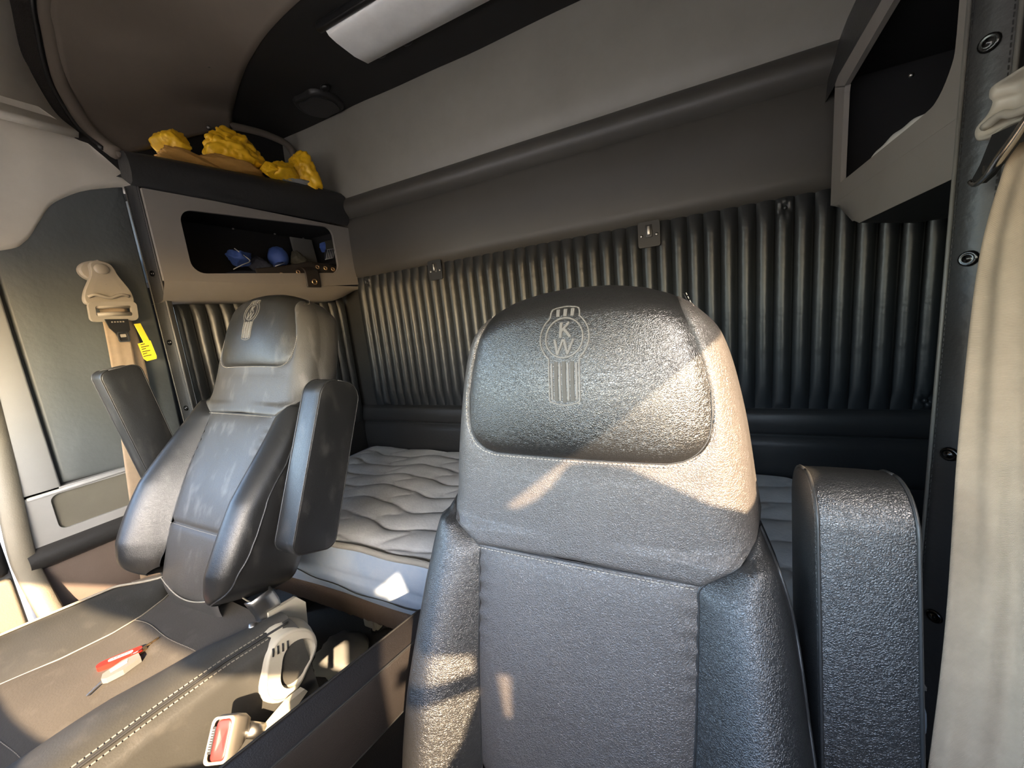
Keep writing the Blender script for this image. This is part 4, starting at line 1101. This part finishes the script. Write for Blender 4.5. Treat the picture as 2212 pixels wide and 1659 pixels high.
# items in the left compartment
FL = lambda y: 1.515
o = tag(crumple('blue_glove', (-1.79, 1.075, 1.622), (.045, .055, .045), 31, 'blue'), 'crumpled blue glove lying at the middle of the left compartment', 'glove')
o = tag(crumple('dark_cloth', (-1.80, 1.165, 1.605), (.05, .05, .045), 33, 'navy'), 'dark navy rag between the two blue pieces in the left compartment', 'cloth')
hat = thing('cloth_hat', 'blue cloth hat with a pale edged peak in the left compartment', 'hat', (-1.80, 1.30, 1.52))
ellipsoid('crown', (-1.80, 1.262, 1.645), (.045, .045, .05), 'blue', hat, 24, 14, lambda d: 1 + .08 * noise.noise(d * 3))
rows = [[Vector((-1.755 + .05 * u, 1.200 + .05 * v - .03 * u, 1.600 + .020 * v - .02 * u - .01 * abs(v - .5))) for v in (0, .25, .5, .75, 1)] for u in (0, .3, .6, 1)]
sheet('peak', rows, 'blue', hat, thick=.004)
tube('peak_trim', [Vector((-1.703, 1.173, 1.585)), Vector((-1.702, 1.220, 1.603))], .0016, 'white', hat, 6)
tag(tube('white_cable', spline([(-1.735, 1.01, 1.565), (-1.725, 1.045, 1.585), (-1.735, 1.085, 1.605), (-1.742, 1.065, 1.63), (-1.75, 1.04, 1.655)], 20), .0018, 'white'), 'thin white cord across the blue glove', 'cord')
tag(box('grey_notebook', (-1.86, 1.405, 1.516), (-1.848, 1.53, 1.775), 'greycard', None, .003, xf=lambda v: v + Vector(((v.z - 1.53) * -.12, 0, 0))), 'plain grey card standing upright at the back of left compartment', 'card')
tag(crumple('olive_cloth', (-1.79, 1.352, 1.635), (.04, .045, .05), 41, 'olive'), 'olive brown cloth beside the blue cap', 'cloth')
wb_ = thing('webbing_strap', 'dark webbing strap with a white hatched end tag in the left compartment', 'strap', (-1.74, 1.50, 1.52))
webbing('strap_body', [(-1.76, 1.545, 1.755), (-1.745, 1.535, 1.735), (-1.73, 1.515, 1.70)], [(.2, 1, .3)] * 3, .062, 'olive', wb_)
ht = webbing('hatched_tag', [(-1.73, 1.507, 1.700), (-1.725, 1.495, 1.672), (-1.723, 1.487, 1.645)], [(.1, 1, .25)] * 3, .055, 'navy', wb_)
for i in range(5):
    t = i / 4 - .5
    tube('white_line', [Vector((-1.722, 1.507 + t * .048 + .004, 1.696 + t * .012)), Vector((-1.717, 1.485 + t * .044, 1.648 + t * .012))], .0013, 'white', ht, 5)
for zz, cy_ in ((1.698, 1.507), (1.648, 1.485)):
    tube('white_line', [Vector((-1.720, cy_ - .024, zz - .006)), Vector((-1.720, cy_ + .026, zz + .006))], .0013, 'white', ht, 5)
tag(crumple('dark_bag', (-1.78, 1.48, 1.575), (.055, .085, .055), 47, 'navy'), 'dark bag squeezed into the rear corner of the left compartment', 'bag')
tag(crumple('blue_bag', (-1.80, 1.54, 1.725), (.03, .030, .035), 53, 'blue'), 'small blue bag behind the webbing strap', 'bag')
tag(ellipsoid('flat_bag', (-1.81, 1.19, 1.545), (.075, .20, .032), 'navy', None, 24, 10, lambda d: 1 + .1 * noise.noise(d * 3)), 'flat dark bag on the compartment floor under the blue things', 'bag')
# eyeleted strap lying on the lip and hanging over it
es = thing('eyelet_strap', 'dark leather strap with brass eyelets hanging out of the left compartment', 'strap', (-1.67, 1.30, 1.50))
s1 = [(-1.70, 1.08, 1.545), (-1.69, 1.18, 1.560), (-1.688, 1.28, 1.580), (-1.685, 1.34, 1.592), (-1.685, 1.44, 1.588), (-1.69, 1.52, 1.58)]
webbing('strap_body', s1, [(-.3, .1, 1)] * 6, .050, 'strap', es, .003)
webbing('strap_end', [(-1.675, 1.315, 1.585), (-1.655, 1.315, 1.565), (-1.652, 1.315, 1.53), (-1.655, 1.315, 1.49)], [(0, 1, 0)] * 4, .075, 'strap', es, .003)
def eyelet(p, n_, r=.009):
    q = Vector(n_).to_track_quat('Z', 'Y'); rows = []
    for k in range(8):
        a = 2 * PI * k / 8
        rows.append([Vector(p) + q @ Vector(((r + .0030 * math.cos(a)) * math.cos(b * PI / 10), (r + .0030 * math.cos(a)) * math.sin(b * PI / 10), .0025 * math.sin(a))) for b in range(20)])
    rows.append(rows[0])
    return sheet('eyelet', rows, 'brass', es, closed=True)
eyelet((-1.649, 1.318, 1.515), (1, -.1, 0), .011)
for y, z in ((1.18, 1.545), (1.265, 1.562), (1.33, 1.578), (1.375, 1.592), (1.42, 1.590), (1.465, 1.588)):
    eyelet((-1.682, y, z), (1, -.2, .2), .0075)
# white papers in the right bin
tag(sheet('paper_sheets', [[Vector((XR(.016 + .006 * u), lerp(.965, 1.34, v), 1.524 + u * (.003 + .022 * math.sin(PI * v) ** .8 + .0015 * math.sin(v * 26)))) for v in [j / 30 for j in range(31)]] for u in (0, .3, .6, 1)], 'paper', None, thick=.003, off=1), 'white curled papers lying in the right open bin', 'paper')
